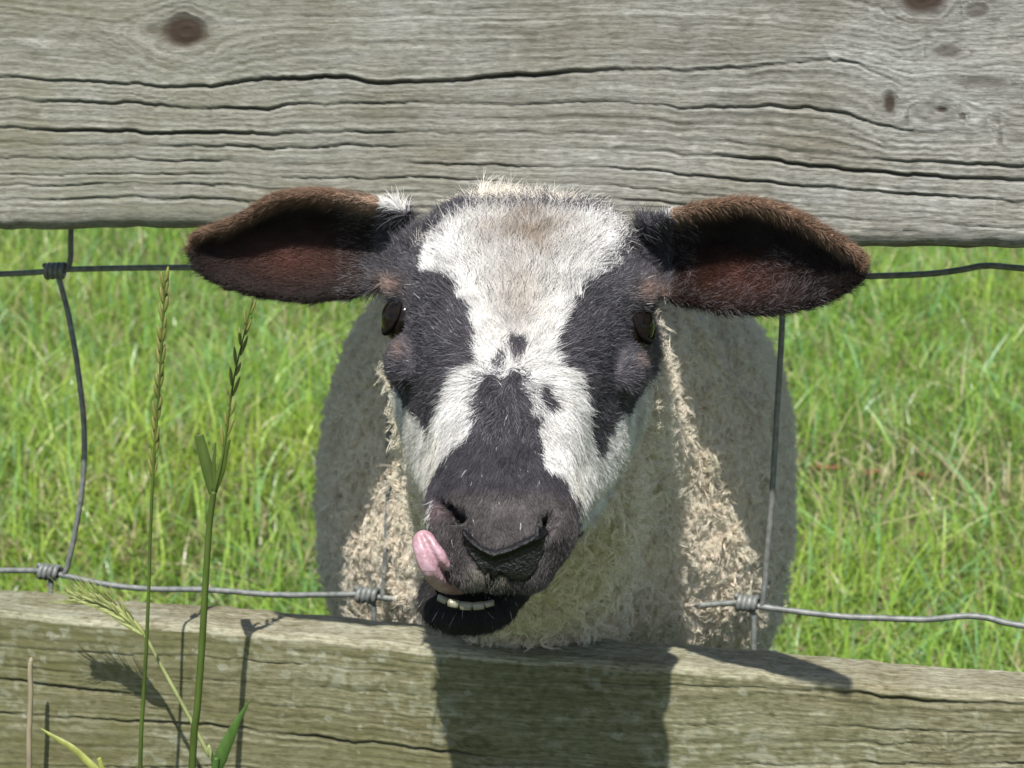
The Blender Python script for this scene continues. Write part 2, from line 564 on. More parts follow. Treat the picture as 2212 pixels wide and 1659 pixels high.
    bm = bmesh.new()
    bm.from_mesh(o.data)
    bm.verts.ensure_lookup_table()
    bm.faces.new([bm.verts[i] for i in range(nv)])
    bm.faces.new([bm.verts[(nu - 1) * nv + i] for i in range(nv)][::-1])
    bm.normal_update()
    bm.to_mesh(o.data)
    bm.free()
    for nm, val in (('tone', tone), ('crack', np.clip(crack, 0, 1)), ('knot', kn), ('algae_shade', al), ('lichen', lic)):
        attr(o.data, nm, val)
    return o

def px_line(pts, Y=0.0):
    return [(p[0], p[2]) for p in (PY(a, b, Y) for a, b in pts)]

# top rail, traced growth lines
TL = [
    ([(0, 500), (400, 505), (1400, 522), (2212, 548)], 0),
    ([(0, 455), (400, 466), (900, 473), (1500, 500), (2212, 528)], 0.10),
    ([(0, 427), (400, 435), (800, 444), (1500, 470), (2212, 512)], [(-0.3, 0.5), (-0.08, 0.45), (0.0, 0.2), (0.3, 0.2)]),
    ([(0, 395), (300, 402), (600, 408), (1000, 418), (1500, 442), (1850, 470), (2212, 496)], 0.42),
    ([(0, 370), (300, 381), (600, 381), (950, 382), (1300, 402), (1700, 433), (2212, 478)], 0.35),
    ([(0, 335), (200, 345), (400, 354), (600, 353), (850, 350), (1050, 354), (1200, 361), (1400, 370), (1700, 393), (2000, 420), (2212, 436)], 0.55),
    ([(0, 303), (150, 312), (400, 323), (550, 320), (760, 313), (1000, 315), (1150, 320), (1400, 328), (1650, 341), (1850, 365), (2060, 385), (2212, 391)], [(-0.3, 0.45), (0.0, 0.55), (0.1, 0.7), (0.3, 0.85)]),
    ([(0, 270), (200, 284), (350, 294), (500, 292), (700, 283), (850, 284), (1000, 288), (1090, 285), (1200, 289), (1400, 299), (1600, 308), (1750, 326), (1850, 340), (2000, 350), (2212, 361)], [(-0.3, 0.8), (-0.1, 0.8), (-0.05, 0.5), (0.02, 0.45), (0.12, 0.8), (0.3, 0.75)]),
    ([(0, 210), (150, 219), (300, 230), (450, 242), (560, 235), (650, 222), (850, 220), (1000, 222), (1100, 228), (1200, 222), (1400, 228), (1500, 232), (1600, 228), (1750, 229), (1830, 242), (1900, 268), (1990, 284), (2212, 296)], [(-0.3, 0.5), (-0.15, 0.7), (0.0, 0.6), (0.14, 0.7), (0.17, 0.3), (0.3, 0.15)]),
    ([(0, 160), (130, 171), (270, 185), (400, 196), (470, 191), (520, 181), (570, 170), (700, 161), (760, 166), (820, 175), (880, 177), (1000, 172), (1060, 164), (1200, 158), (1400, 153), (1550, 149), (1640, 139), (1780, 127), (1850, 133), (1910, 162), (1970, 192), (2100, 208), (2212, 214)], [(-0.3, 0.15), (-0.17, 0.6), (-0.11, 1.0), (-0.06, 1.05), (0.02, 1.3), (0.12, 0.8), (0.16, 0.35), (0.18, 0.12), (0.3, 0.1)]),
    ([(0, 60), (290, 78), (400, 118), (460, 105), (600, 80), (900, 84), (1300, 80), (1600, 72), (1900, 90), (2050, 110), (2212, 100)], 0),
    ([(0, 10), (290, 60), (380, 28), (450, 40), (600, 30), (900, 30), (1500, 22), (1800, 30), (2212, 30)], 0),
    ([(0, -70), (2212, -60)], 0),
]
lines = [(px_line(p), s) for p, s in TL]
lines.sort(key=lambda q: np.interp(0.0, *np.array(q[0]).T))
def px_knot(a, b, rx, rz, d=1.0):
    p = PY(a, b, 0.0)
    return (p[0], p[2], rx, rz, d)
tk = [px_knot(398, 74, 0.0130, 0.0092, 1.0), px_knot(330, 70, 0.006, 0.0035, 0.35), px_knot(1995, -8, 0.012, 0.009, 1.0), px_knot(1922, 222, 0.0030, 0.0052, 0.95), px_knot(2045, 110, 0.009, 0.003, 0.55),
      px_knot(2020, 240, 0.010, 0.006, 0.12), px_knot(2035, 238, 0.0028, 0.0012, 0.9), px_knot(2120, 178, 0.012, 0.0026, 0.5), px_knot(2150, 262, 0.0022, 0.0016, 0.5), px_knot(2160, 300, 0.0012, 0.004, 0.45), px_knot(2080, 250, 0.0016, 0.0016, 0.5), px_knot(2110, 20, 0.006, 0.004, 0.5)]
e0, e1 = PY(0, 493, 0.0), PY(2212, 540, 0.0)
sl_t = (e1[2] - e0[2]) / (e1[0] - e0[0])
lo = (e0[2] + sl_t * (-0.25 - e0[0]), e0[2] + sl_t * (0.25 - e0[0]))
hi = (lo[0] + 0.150, lo[1] + 0.150)
def alg_shade_top(x, q, f):
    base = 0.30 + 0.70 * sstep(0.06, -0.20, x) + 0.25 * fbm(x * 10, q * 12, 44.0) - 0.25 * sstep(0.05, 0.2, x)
    u = (f == 3) * 0.9  # underside tinted dark green: the board's shadow edge put into its colour
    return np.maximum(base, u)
fence = empty('rail_fence', (0, 0, 0))
tag(fence, 'weathered wooden rail fence with two horizontal boards in front of the sheep', 'fence')
FINE, XEND = 0.275, 1.10
top_rail = board('rail', M['wood_top'], lo, hi, 0.036, lines, tk, FINE, XEND, 3.0, alg_shade_top, rnd=0.0075)
top_rail.parent = fence
top_rail['label'] = 'upper grey board with long dark cracks and knots'

# lower rail
b0, b1 = PY(30, 1322, 0.0), PY(2150, 1500, 0.0)
sl_b = (b1[2] - b0[2]) / (b1[0] - b0[0])
hi2 = (b0[2] + sl_b * (-0.25 - b0[0]), b0[2] + sl_b * (0.25 - b0[0]))
lo2 = (hi2[0] - 0.125, hi2[1] - 0.125)
BL = [
    ([(0, 1830), (2212, 1960)], 0),
    ([(0, 1655), (500, 1660), (1000, 1690), (1600, 1745), (2212, 1760)], 0.25),
    ([(0, 1545), (300, 1560), (550, 1580), (720, 1600), (900, 1615), (1400, 1660), (1900, 1650), (2212, 1652)], [(-0.3, 0.3), (-0.16, 0.65), (-0.08, 0.85), (-0.03, 0.8), (0.02, 0.3), (0.3, 0.6)]),
    ([(0, 1515), (300, 1530), (550, 1548), (900, 1575), (1400, 1612), (1800, 1605), (2212, 1610)], 0.25),
    ([(0, 1472), (120, 1482), (280, 1500), (450, 1512), (800, 1545), (1300, 1570), (1700, 1565), (1900, 1575), (2212, 1588)], [(-0.3, 0.9), (-0.2, 0.8), (-0.13, 0.45), (0.0, 0.25), (0.3, 0.4)]),
    ([(0, 1440), (400, 1470), (900, 1500), (1150, 1490), (1450, 1520), (1700, 1500), (1900, 1530), (2212, 1545)], 0.3),
    ([(0, 1400), (400, 1420), (800, 1448), (1100, 1468), (1400, 1480), (1700, 1492), (1850, 1500), (2000, 1515), (2212, 1525)], [(-0.3, 0.15), (0.0, 0.45), (0.12, 0.5), (0.17, 0.85), (0.3, 0.9)]),
    ([(0, 1300), (2212, 1480)], 0),
]
lines2 = [(px_line(p), s) for p, s in BL]
lines2.sort(key=lambda q: np.interp(0.0, *np.array(q[0]).T))
bk = [px_knot(2000, 1600, 0.006, 0.003, 0.15), px_knot(1030, 1600, 0.008, 0.004, 0.1)]
def alg_low(x, q, f):
    front = 0.42 + 0.55 * fbm(x * 14, q * 22, 71.0) + 0.35 * sstep(0.06, -0.16, x)
    return np.where(f == 1, 0.02 + 0.25 * fbm(x * 25, q * 30, 8.0) + 0.35 * sstep(-0.18, -0.24, x), front)  # top face left less green, so its sunlit look is in the colour
low_rail = board('rail', M['wood_low'], lo2, hi2, 0.038, lines2, bk, FINE, XEND, 14.0, alg_low, lichen=1.0, rnd=0.004)
low_rail.parent = fence
low_rail['label'] = 'lower mossy board with pale lichen spots'

# two unseen boards added above the picture to shade the sheep's back
for k, (z0_, z1_) in enumerate(((0.795, 0.95), (0.956, 1.11))):
    vs = []
    prof = [(0.002, 0.0), (0.036, 0.0), (0.038, 0.002), (0.038, z1_ - z0_ - 0.002), (0.036, z1_ - z0_), (0.002, z1_ - z0_), (0.0, z1_ - z0_ - 0.002), (0.0, 0.002)]
    xs_ = np.linspace(-XEND, XEND, 60)
    for x_ in xs_:
        for a_, b_ in prof:
            vs.append((x_, a_ + 0.0006 * math.sin(x_ * 9 + k), z0_ + b_ + 0.0012 * math.sin(x_ * 7 + 2 * k) - 0.01 * x_))
    fs = [tuple(int(i) for i in q) for q in grid_faces(60, 8, True)] + [tuple(range(8))[::-1], tuple(range(59 * 8, 60 * 8))]
    p = mesh_obj('rail', vs, fs, M['wood_top'], fence, smooth=False)
    for nm, val in (('tone', 0.5), ('crack', 0.0), ('knot', 0), ('algae_shade', 0.3), ('lichen', 0)):
        attr(p.data, nm, np.full(len(p.data.vertices), val))

# posts beyond the picture carry the rails
for px_ in (-0.98, 0.98):
    a = np.array([px_, 0.0625, 0.0])
    vs, fs = [], []
    hw = 0.048
    zs = [-0.25, 0.0, 0.3, 0.6, 1.12, 1.16]
    for z in zs:
        k = 0.8 if z == zs[-1] else 1.0
        for sx, sy in ((-1, -.9), (-.9, -1), (.9, -1), (1, -.9), (1, .9), (.9, 1), (-.9, 1), (-1, .9)):
            vs.append((a[0] + sx * hw * k, a[1] + sy * 0.0235 * k, z))
    fs = [tuple(int(i) for i in q) for q in grid_faces(len(zs), 8, True)] + [tuple(range(40, 48)), tuple(range(8))[::-1]]
    p = mesh_obj('post', vs, fs, M['wood_low'], fence, smooth=False)
    for nm, val in (('tone', 0.5), ('crack', 0.0), ('knot', 0), ('algae_shade', 0.5), ('lichen', 0)):
        attr(p.data, nm, np.full(len(p.data.vertices), val))

# ------------------------------------------------------------------ wire netting
WY = 0.094
net = empty('wire_netting', (0, WY, 0))
tag(net, 'galvanised square wire netting stapled behind the wooden rails', 'netting')
def wpts(px, n, Y=WY):
    p = catmull([PY(a, b, Y) for a, b in px], n)
    return p
def child(o):
    o.parent = net
    o.matrix_parent_inverse = Matrix.Translation((0, -WY, 0))
    return o
WR = 0.00148
top_px = [(-260, 597), (0, 592), (95, 587), (145, 582), (420, 578), (850, 585), (1690, 600), (1865, 597), (2000, 592), (2075, 583), (2130, 574), (2212, 580), (2460, 600)]
bot_px = [(-260, 1228), (0, 1232), (85, 1233), (130, 1241), (230, 1262), (320, 1272), (450, 1274), (600, 1285), (760, 1284), (820, 1290), (910, 1303), (1000, 1322), (1200, 1334), (1340, 1325), (1450, 1314), (1590, 1302), (1640, 1310), (1800, 1330), (1900, 1335), (2000, 1338), (2080, 1331), (2130, 1334), (2212, 1352), (2460, 1380)]
def long_wire(px, name='line_wire'):
    p = wpts(px, 260)
    p = np.concatenate([[[-1.0, WY, p[0][2] + 0.012]], p, [[1.0, WY, p[-1][2] - 0.01]]])
    v, f = tube(p, WR, 10)
    return child(mesh_obj(name, v, f, M['wire']))
long_wire(top_px)
long_wire(bot_px)
def stay(px):
    v, f = tube(wpts(px, 60), WR * 0.95, 10)
    return child(mesh_obj('stay_wire', v, f, M['wire']))
stays = [
    [(158, 300), (155, 420), (153, 510), (152, 560), (146, 580)],
    [(122, 588), (128, 605), (138, 640), (152, 700), (170, 810), (182, 930), (178, 1050), (162, 1150), (145, 1225), (138, 1240)],
    [(108, 1236), (110, 1262), (110, 1320), (112, 1700), (112, 1900)],
    [(890, 300), (885, 560), (880, 586)],
    [(862, 586), (850, 700), (842, 830), (839, 950), (839, 1060), (835, 1160), (830, 1250), (826, 1289)],
    [(800, 1288), (807, 1310), (808, 1350), (812, 1700), (812, 1950)],
    [(1715, 320), (1712, 560), (1708, 598)],
    [(1690, 600), (1690, 672), (1687, 750), (1678, 900), (1667, 1080), (1657, 1200), (1649, 1290), (1644, 1310)],
    [(1620, 1305), (1628, 1335), (1629, 1400), (1632, 1800), (1632, 1980)],
]
for s in stays:
    stay(s)
def knot(cx, cy, half, turns=4.2):
    c0, c1 = PY(cx - half, cy[0], WY), PY(cx + half, cy[1], WY)
    n = 84
    tt = np.linspace(0, 1, n)
    ax = (c1 - c0)
    axn = ax / np.linalg.norm(ax)
    e1_ = np.cross(axn, [0, 1, 0]); e1_ /= np.linalg.norm(e1_)
    e2_ = np.array([0, 1.0, 0])
    th = tt * turns * 2 * math.pi
    rr = WR * 2.0
    p = c0 + tt[:, None] * ax + rr * (np.cos(th)[:, None] * e1_ + np.sin(th)[:, None] * e2_)
    p += rng.normal(0, 0.00006, p.shape)
    v, f = tube(p, WR * 0.95, 8)
    return child(mesh_obj('wire_knot', v, f, M['wire']))
knot(119, (586, 584), 22)
knot(105, (1234, 1238), 22)
knot(792, (1284, 1287), 23)
knot(1612, (1301, 1305), 23)
knot(870, (585, 586), 22)
knot(1698, (600, 600), 22)

# ------------------------------------------------------------------ sheep: one continuous body
mm = 0.001
HS = 0.95 * 0.875 / 0.925 * mm
PHI, ROLL, TURN, SSC = R(43), R(2.0), R(3.5), 0.88
HO = PD(1137, 432, 0.875)                                  # crown of the head
_r = RT * math.cos(TURN) - F * math.sin(TURN)               # face turned a little to the left
_u = UP
_t = -F * math.cos(TURN) - RT * math.sin(TURN)
rr_ = _r * math.cos(ROLL) - _u * math.sin(ROLL)            # head rolled a little clockwise
uu_ = _r * math.sin(ROLL) + _u * math.cos(ROLL)
HA = -math.cos(PHI) * uu_ + math.sin(PHI) * _t             # crown -> nose
HN = math.sin(PHI) * uu_ + math.cos(PHI) * _t              # out of the face
HX = rr_
def head(x, s, n):
    x, s, n = [np.asarray(q, float)[..., None] * HS * k for q, k in ((x, 1), (s, SSC), (n, 1))]
    return HO + HX * x + HA * s + HN * n
def to_head(p):
    q = (np.asarray(p) - HO) / HS
    return q @ HX, (q @ HA) / SSC, q @ HN

def pchip(xs, ys, x):
    """smooth interpolation of the section tables (monotone-ish cubic)"""
    xs, ys = np.asarray(xs, float), np.asarray(ys, float)
    m_ = np.gradient(ys, xs, axis=0)
    i = np.clip(np.searchsorted(xs, x) - 1, 0, len(xs) - 2)
    h = (xs[i + 1] - xs[i])
    u = (x - xs[i]) / h
    sh = (-1,) + (1,) * (ys.ndim - 1)
    u, h = u.reshape(sh), h.reshape(sh)
    return ((2 * u**3 - 3 * u**2 + 1) * ys[i] + (u**3 - 2 * u**2 + u) * h * m_[i] + (-2 * u**3 + 3 * u**2) * ys[i + 1] + (u**3 - u**2) * h * m_[i + 1])

def close_loft(rings):
    """rings: (n, k, 3) -> closed mesh with end caps"""
    n, k, _ = rings.shape
    v = rings.reshape(-1, 3)
    f = [tuple(int(i) for i in q) for q in grid_faces(n, k, True)]
    v = np.concatenate([v, [rings[0].mean(0), rings[-1].mean(0)]])
    a, b = n * k, n * k + 1
    for j in range(k):
        f.append((a, (j + 1) % k, j))
        f.append((b, (n - 1) * k + j, (n - 1) * k + (j + 1) % k))
    return v, f

body = MB()
# skull: s, dorsal n, (w,n) x3, ventral n
SK = np.array([
    [-34, -36, 18, -39, 28, -58, 15, -80, -86],
    [-18, -16, 30, -20, 43, -50, 29, -88, -98],
    [0, -4, 36, -8, 51, -42, 40, -92, -104],
    [20, 3, 37, -1, 52, -34, 45, -93, -108],
    [42, 6, 37, 2, 52, -24, 49, -90, -108],
    [62, 5, 34, 1, 49, -22, 51, -84, -106],
    [84, 3, 29, -1, 43, -24, 47, -76, -100],
    [108, 1, 26, -3, 36, -24, 42, -68, -92],
    [130, -1, 23, -4, 30, -22, 35, -58, -76],
    [152, -3, 20, -6, 27, -21, 29, -48, -58],
    [172, -4, 20, -8, 28, -24, 25, -41, -48],
    [188, -7, 18, -11, 27, -25, 20, -37, -42],
    [199, -14, 13, -17, 21, -26, 14, -36, -40],
    [206, -23, 6, -24, 11, -28, 8, -34, -36]], float)
ss = np.linspace(-34, 206, 90)
T_ = pchip(SK[:, 0], SK[:, 1:], ss)
rings = []
for s, q in zip(ss, T_):
    half = np.array([[0, q[0]], [q[1], q[2]], [q[3], q[4]], [q[5], q[6]], [0, q[7]]])
    full = np.concatenate([half, half[3:0:-1] * [-1, 1]])
    ext = np.concatenate([full[-2:], full, full[:3]])
    c = catmull(ext, 9 * len(ext))
    # take one full turn
    k0, k1 = None, None
    tpar = np.linspace(0, len(ext) - 1 - 1e-9, 9 * len(ext))
    sel = (tpar >= 2) & (tpar < 2 + len(full))
    c = c[sel]
    tt = np.linspace(0, 1, len(c), endpoint=False)
    idx = np.linspace(0, len(c) - 1, 56).astype(int)
    c = c[idx]
    rings.append(head(c[:, 0], np.full(len(c), s), c[:, 1]))
body.add(*close_loft(np.array(rings)))
# lower jaw, pushed a little to the left while the sheep licks its lip
JW = np.array([
    [62, 0, 42, -88, 22], [85, 0, 43, -88, 22], [110, 0, 36, -84, 19], [135, -2, 28, -77, 15], [155, -5, 24, -71, 12.5],
    [172, -9, 22, -67, 11.0], [186, -13, 20, -65, 10.5], [195, -14, 16, -64, 9], [201, -14, 8, -62, 5]], float)
ss = np.linspace(62, 201, 60)
T_ = pchip(JW[:, 0], JW[:, 1:], ss)
th = np.linspace(0, 2 * math.pi, 40, endpoint=False)
rings = [head(q[0] + q[1] * np.cos(th), np.full(40, s), q[2] + q[3] * np.sin(th)) for s, q in zip(ss, T_)]
body.add(*close_loft(np.array(rings)))

def ellipsoid(c, ax, n=24):
    """ax: three radius vectors"""
    a = np.linspace(0.02, math.pi - 0.02, n)
    b = np.linspace(0, 2 * math.pi, n, endpoint=False)
    r = np.array([[np.sin(p) * np.cos(q) * ax[0] + np.sin(p) * np.sin(q) * ax[1] + np.cos(p) * ax[2] for q in b] for p in a]) + c
    return close_loft(r)
def hell(x, s, n, rx, rs, rn):
    return ellipsoid(head(x, s, n), [HX * rx * HS, HA * rs * HS, HN * rn * HS])
for sx in (-1, 1):
    body.add(*hell(sx * 46, 44, -12, 12, 13, 11))           # brow over the eye
    body.add(*hell(sx * 46, 82, -25, 8, 12, 9))             # below the eye
    body.add(*hell(sx * 15, 186, -19, 11, 11, 10))          # nostril wing
    body.add(*hell(sx * 10, 196, -32, 11, 9, 9))            # upper lip
    body.add(*hell(sx * 42, 8, -36, 16, 18, 20))            # ear base

# ears: cupped leaves, upper rim rolled forward
def ear(topp, botp, dep_base, dep_tip, cup, nt_=34, nv=17, thick=0.0034):
    tp, bp = catmull(topp, nt_), catmull(botp, nt_)
    t_ = np.linspace(0, 1, nt_)
    fr = []
    for i in range(nt_):
        d0 = dep_base + (dep_tip - dep_base) * t_[i]
        w_ = math.sin(math.pi * min(1, 0.25 + 0.75 * t_[i])) ** 0.6
        row = []
        for j in range(nv):
            vv = j / (nv - 1)                               # 0 top .. 1 bottom
            px_, py_ = tp[i] * (1 - vv) + bp[i] * vv
            e = abs(2 * vv - 1)
            fwd = cup * w_ * (e ** 2.2) * (1.25 if vv < 0.5 else 0.55)
            if vv < 0.14: fwd *= 1.08
            row.append(PD(px_, py_, d0 + cup * 0.6 * w_ - fwd))
        fr.append(row)
    fr = np.array(fr)
    du, dv = np.gradient(fr, axis=0), np.gradient(fr, axis=1)
    nr = np.cross(du, dv)
    nr /= np.linalg.norm(nr, axis=2)[..., None] + 1e-12
    if (nr.mean((0, 1)) @ F) < 0: nr = -nr
    bk = fr + nr * thick * (0.75 + 0.5 * (1 - t_))[:, None, None]
    # closed ring per row: front then back reversed
    rings = np.concatenate([fr, bk[:, ::-1]], axis=1)
    return close_loft(rings)
EARL_T = [(880, 470), (835, 448), (790, 436), (730, 424), (660, 419), (600, 428), (545, 460), (490, 487), (440, 503), (412, 520)]
EARL_B = [(850, 585), (820, 612), (780, 628), (720, 640), (650, 646), (590, 640), (530, 628), (475, 608), (432, 578), (412, 550)]
EARR_T = [(1375, 505), (1420, 480), (1470, 462), (1530, 448), (1600, 440), (1660, 446), (1720, 470), (1775, 502), (1830, 535), (1862, 560)]
EARR_B = [(1400, 600), (1445, 640), (1490, 656), (1540, 665), (1600, 672), (1660, 672), (1720, 664), (1780, 646), (1832, 618), (1858, 588)]
body.add(*ear(EARL_T, EARL_B, 0.910, 0.925, 0.0155))
body.add(*ear(EARR_T, EARR_B, 0.885, 0.815, 0.0155))

def loft_px(secs, n=60, k=64, pw=2.2):
    """secs: px, py, depth, half width m, half height m - sections square to the view axis"""
    secs = np.array(secs, float)
    q = catmull(secs, n)
    th = np.linspace(0, 2 * math.pi, k, endpoint=False)
    cx = np.sign(np.cos(th)) * np.abs(np.cos(th)) ** (2 / pw)
    cz = np.sign(np.sin(th)) * np.abs(np.sin(th)) ** (2 / pw)
    r = np.array([PD(a, b, d) + np.outer(cx, RT) * hw + np.outer(cz, np.array([0, 0, 1.0])) * hh for a, b, d, hw, hh in q])
    return close_loft(r)
# neck and trunk
body.add(*loft_px([
    (1132, 720, 0.875, 0.038, 0.040), (1132, 770, 0.91, 0.048, 0.048), (1140, 840, 0.955, 0.055, 0.054), (1152, 900, 1.00, 0.058, 0.060), (1200, 970, 1.050, 0.058, 0.079),
    (1246, 1048, 1.105, 0.083, 0.107), (1224, 1100, 1.170, 0.110, 0.131), (1202, 1100, 1.25, 0.124, 0.147), (1206, 1065, 1.38, 0.136, 0.152), (1210, 1040, 1.52, 0.141, 0.150),
    (1210, 1020, 1.66, 0.126, 0.135), (1206, 1010, 1.74, 0.085, 0.095), (1205, 1005, 1.775, 0.04, 0.05)], 90, pw=2.4))
# throat and brisket pushing through the netting
body.add(*loft_px([
    (1120, 900, 0.88, 0.028, 0.026), (1135, 990, 0.915, 0.042, 0.036), (1145, 1070, 0.950, 0.047, 0.038), (1142, 1140, 1.00, 0.046, 0.040), (1148, 1200, 1.06, 0.048, 0.055), (1185, 1230, 1.15, 0.07, 0.08)], 50))
# legs
def leg(px_, d, top_z, fore):
    p0 = PD(px_, 1500, d)
    x, y = p0[0], p0[1]
    gz = float(ground_z(x, y))
    L_ = top_z - gz
    if fore:
        path = [(x, y, top_z), (x, y + 0.005, gz + 0.62 * L_), (x, y - 0.004, gz + 0.33 * L_), (x, y + 0.002, gz + 0.12 * L_), (x, y - 0.012, gz + 0.02)]
        rad = [0.048, 0.034, 0.021, 0.017, 0.019]
    else:
        path = [(x, y - 0.03, top_z), (x, y - 0.02, gz + 0.65 * L_), (x, y + 0.05, gz + 0.38 * L_), (x, y + 0.035, gz + 0.14 * L_), (x, y + 0.02, gz + 0.02)]
        rad = [0.070, 0.050, 0.024, 0.017, 0.019]
    pp = catmull(path, 30)
    body.tube(pp, catmull(np.array(rad)[:, None], 30)[:, 0], 20)
    return pp[-1]
feet = [leg(1020, 1.15, 0.36, True), leg(1365, 1.15, 0.36, True), leg(1000, 1.60, 0.42, False), leg(1400, 1.60, 0.42, False)]
tmp = body.build('body', None)
md = tmp.modifiers.new('r', 'REMESH')
md.mode = 'VOXEL'
md.voxel_size = 0.0017
md.use_smooth_shade = True
md2 = tmp.modifiers.new('s', 'SMOOTH')
md2.factor = 0.5
md2.iterations = 9
dg = bpy.context.evaluated_depsgraph_get()
me = bpy.data.meshes.new_from_object(tmp.evaluated_get(dg))
bpy.data.objects.remove(tmp)

nv = len(me.vertices)
co = np.empty(nv * 3)
me.vertices.foreach_get('co', co)
co = co.reshape(-1, 3)
def normals():
    a = np.empty(nv * 3, np.float32)
    me.vertex_normals.foreach_get('vector', a)
    return a.reshape(-1, 3).astype(float)
nrm = normals()

# ---- coat map: which part of the coat a point belongs to, and its colour
DARK = [
    [(846, 600), (880, 585), (930, 580), (975, 607), (1005, 650), (1020, 720), (1012, 772), (965, 800), (940, 850), (932, 890), (912, 940), (880, 890), (845, 855), (810, 800), (785, 700), (770, 620)],
    [(830, 475), (870, 435), (930, 405), (1000, 402), (1000, 432), (950, 462), (900, 500), (880, 545), (850, 600), (770, 620), (780, 520)],
    [(1250, 625), (1300, 580), (1350, 560), (1376, 520), (1335, 470), (1310, 430), (1400, 430), (1480, 500), (1490, 600), (1475, 700), (1460, 770), (1425, 812), (1378, 868), (1338, 925), (1304, 985), (1286, 930), (1280, 860), (1272, 800), (1222, 780), (1214, 720), (1238, 655)],
    [(1100, 712), (1140, 718), (1133, 762), (1106, 756)],
    [(1064, 762), (1090, 744), (1084, 788), (1062, 784)],
    [(1030, 835), (1055, 800), (1085, 825), (1112, 790), (1140, 835), (1160, 870), (1150, 890), (1176, 905), (1170, 960), (1182, 1010), (1240, 1050), (1262, 1090), (1265, 1200), (1230, 1260), (1150, 1300), (1060, 1310), (980, 1290), (905, 1180), (915, 1110), (910, 1065), (930, 1020), (962, 985), (1000, 950), (1030, 900), (1018, 872)],
    [(1176, 840), (1200, 832), (1207, 880), (1182, 892)],
    [(740, 455), (865, 455), (850, 640), (740, 650)], [(1415, 475), (1500, 475), (1500, 680), (1440, 660)],
]
MIXED = [  # grey roan: dark and white hairs together
    ([(860, 560), (880, 500), (1000, 440), (1320, 445), (1390, 520), (1300, 600), (1120, 660), (960, 610)], 0.20),
    ([(1000, 810), (1050, 760), (1100, 780), (1140, 770), (1180, 840), (1180, 920), (1010, 920)], 0.42),
    ([(1320, 425), (1460, 440), (1460, 600), (1390, 580), (1290, 575), (1350, 500)], 0.62),
    ([(960, 418), (1340, 424), (1330, 450), (1180, 446), (970, 442)], 0.62),
    ([(830, 480), (900, 430), (1000, 415), (1000, 455), (920, 500), (860, 590), (815, 600)], 0.62),
]
MUZ = [(930, 1090), (990, 1060), (1240, 1070), (1270, 1120), (1265, 1220), (1200, 1300), (1060, 1320), (970, 1290), (905, 1180)]
NOSE = [(996, 1140), (1010, 1142), (1024, 1160), (1045, 1176), (1070, 1183), (1098, 1178), (1125, 1164), (1150, 1152), (1172, 1140), (1188, 1146), (1186, 1172), (1176, 1204), (1160, 1236), (1138, 1258), (1104, 1256), (1082, 1240), (1068, 1256), (1060, 1272), (1050, 1272), (1048, 1248), (1030, 1226), (1008, 1196), (996, 1166)]  # black pad outline, also covering the shaded lip under the V
NOSTRIL = [[(940, 1062), (958, 1066), (978, 1088), (1004, 1104), (1003, 1126), (984, 1128), (958, 1112), (942, 1090)],
           [(1160, 1146), (1170, 1130), (1174, 1110), (1190, 1102), (1202, 1120), (1194, 1148), (1174, 1160)]]
def coat(p, n, jit=1.0):
    """face masks are only evaluated near the head"""
    near = ((p - CAM) @ F) < 1.03
    out = {}
    for sel in (near, ~near):
        if not sel.any():
            continue
        c_ = coat_part(p[sel], n[sel], jit, sel is near)
        for k_, v_ in c_.items():
            if k_ == 'wcol':
                out[k_] = v_
                continue
            if k_ not in out:
                out[k_] = np.zeros((len(p),) + v_.shape[1:], v_.dtype)
            out[k_][sel] = v_
    return out
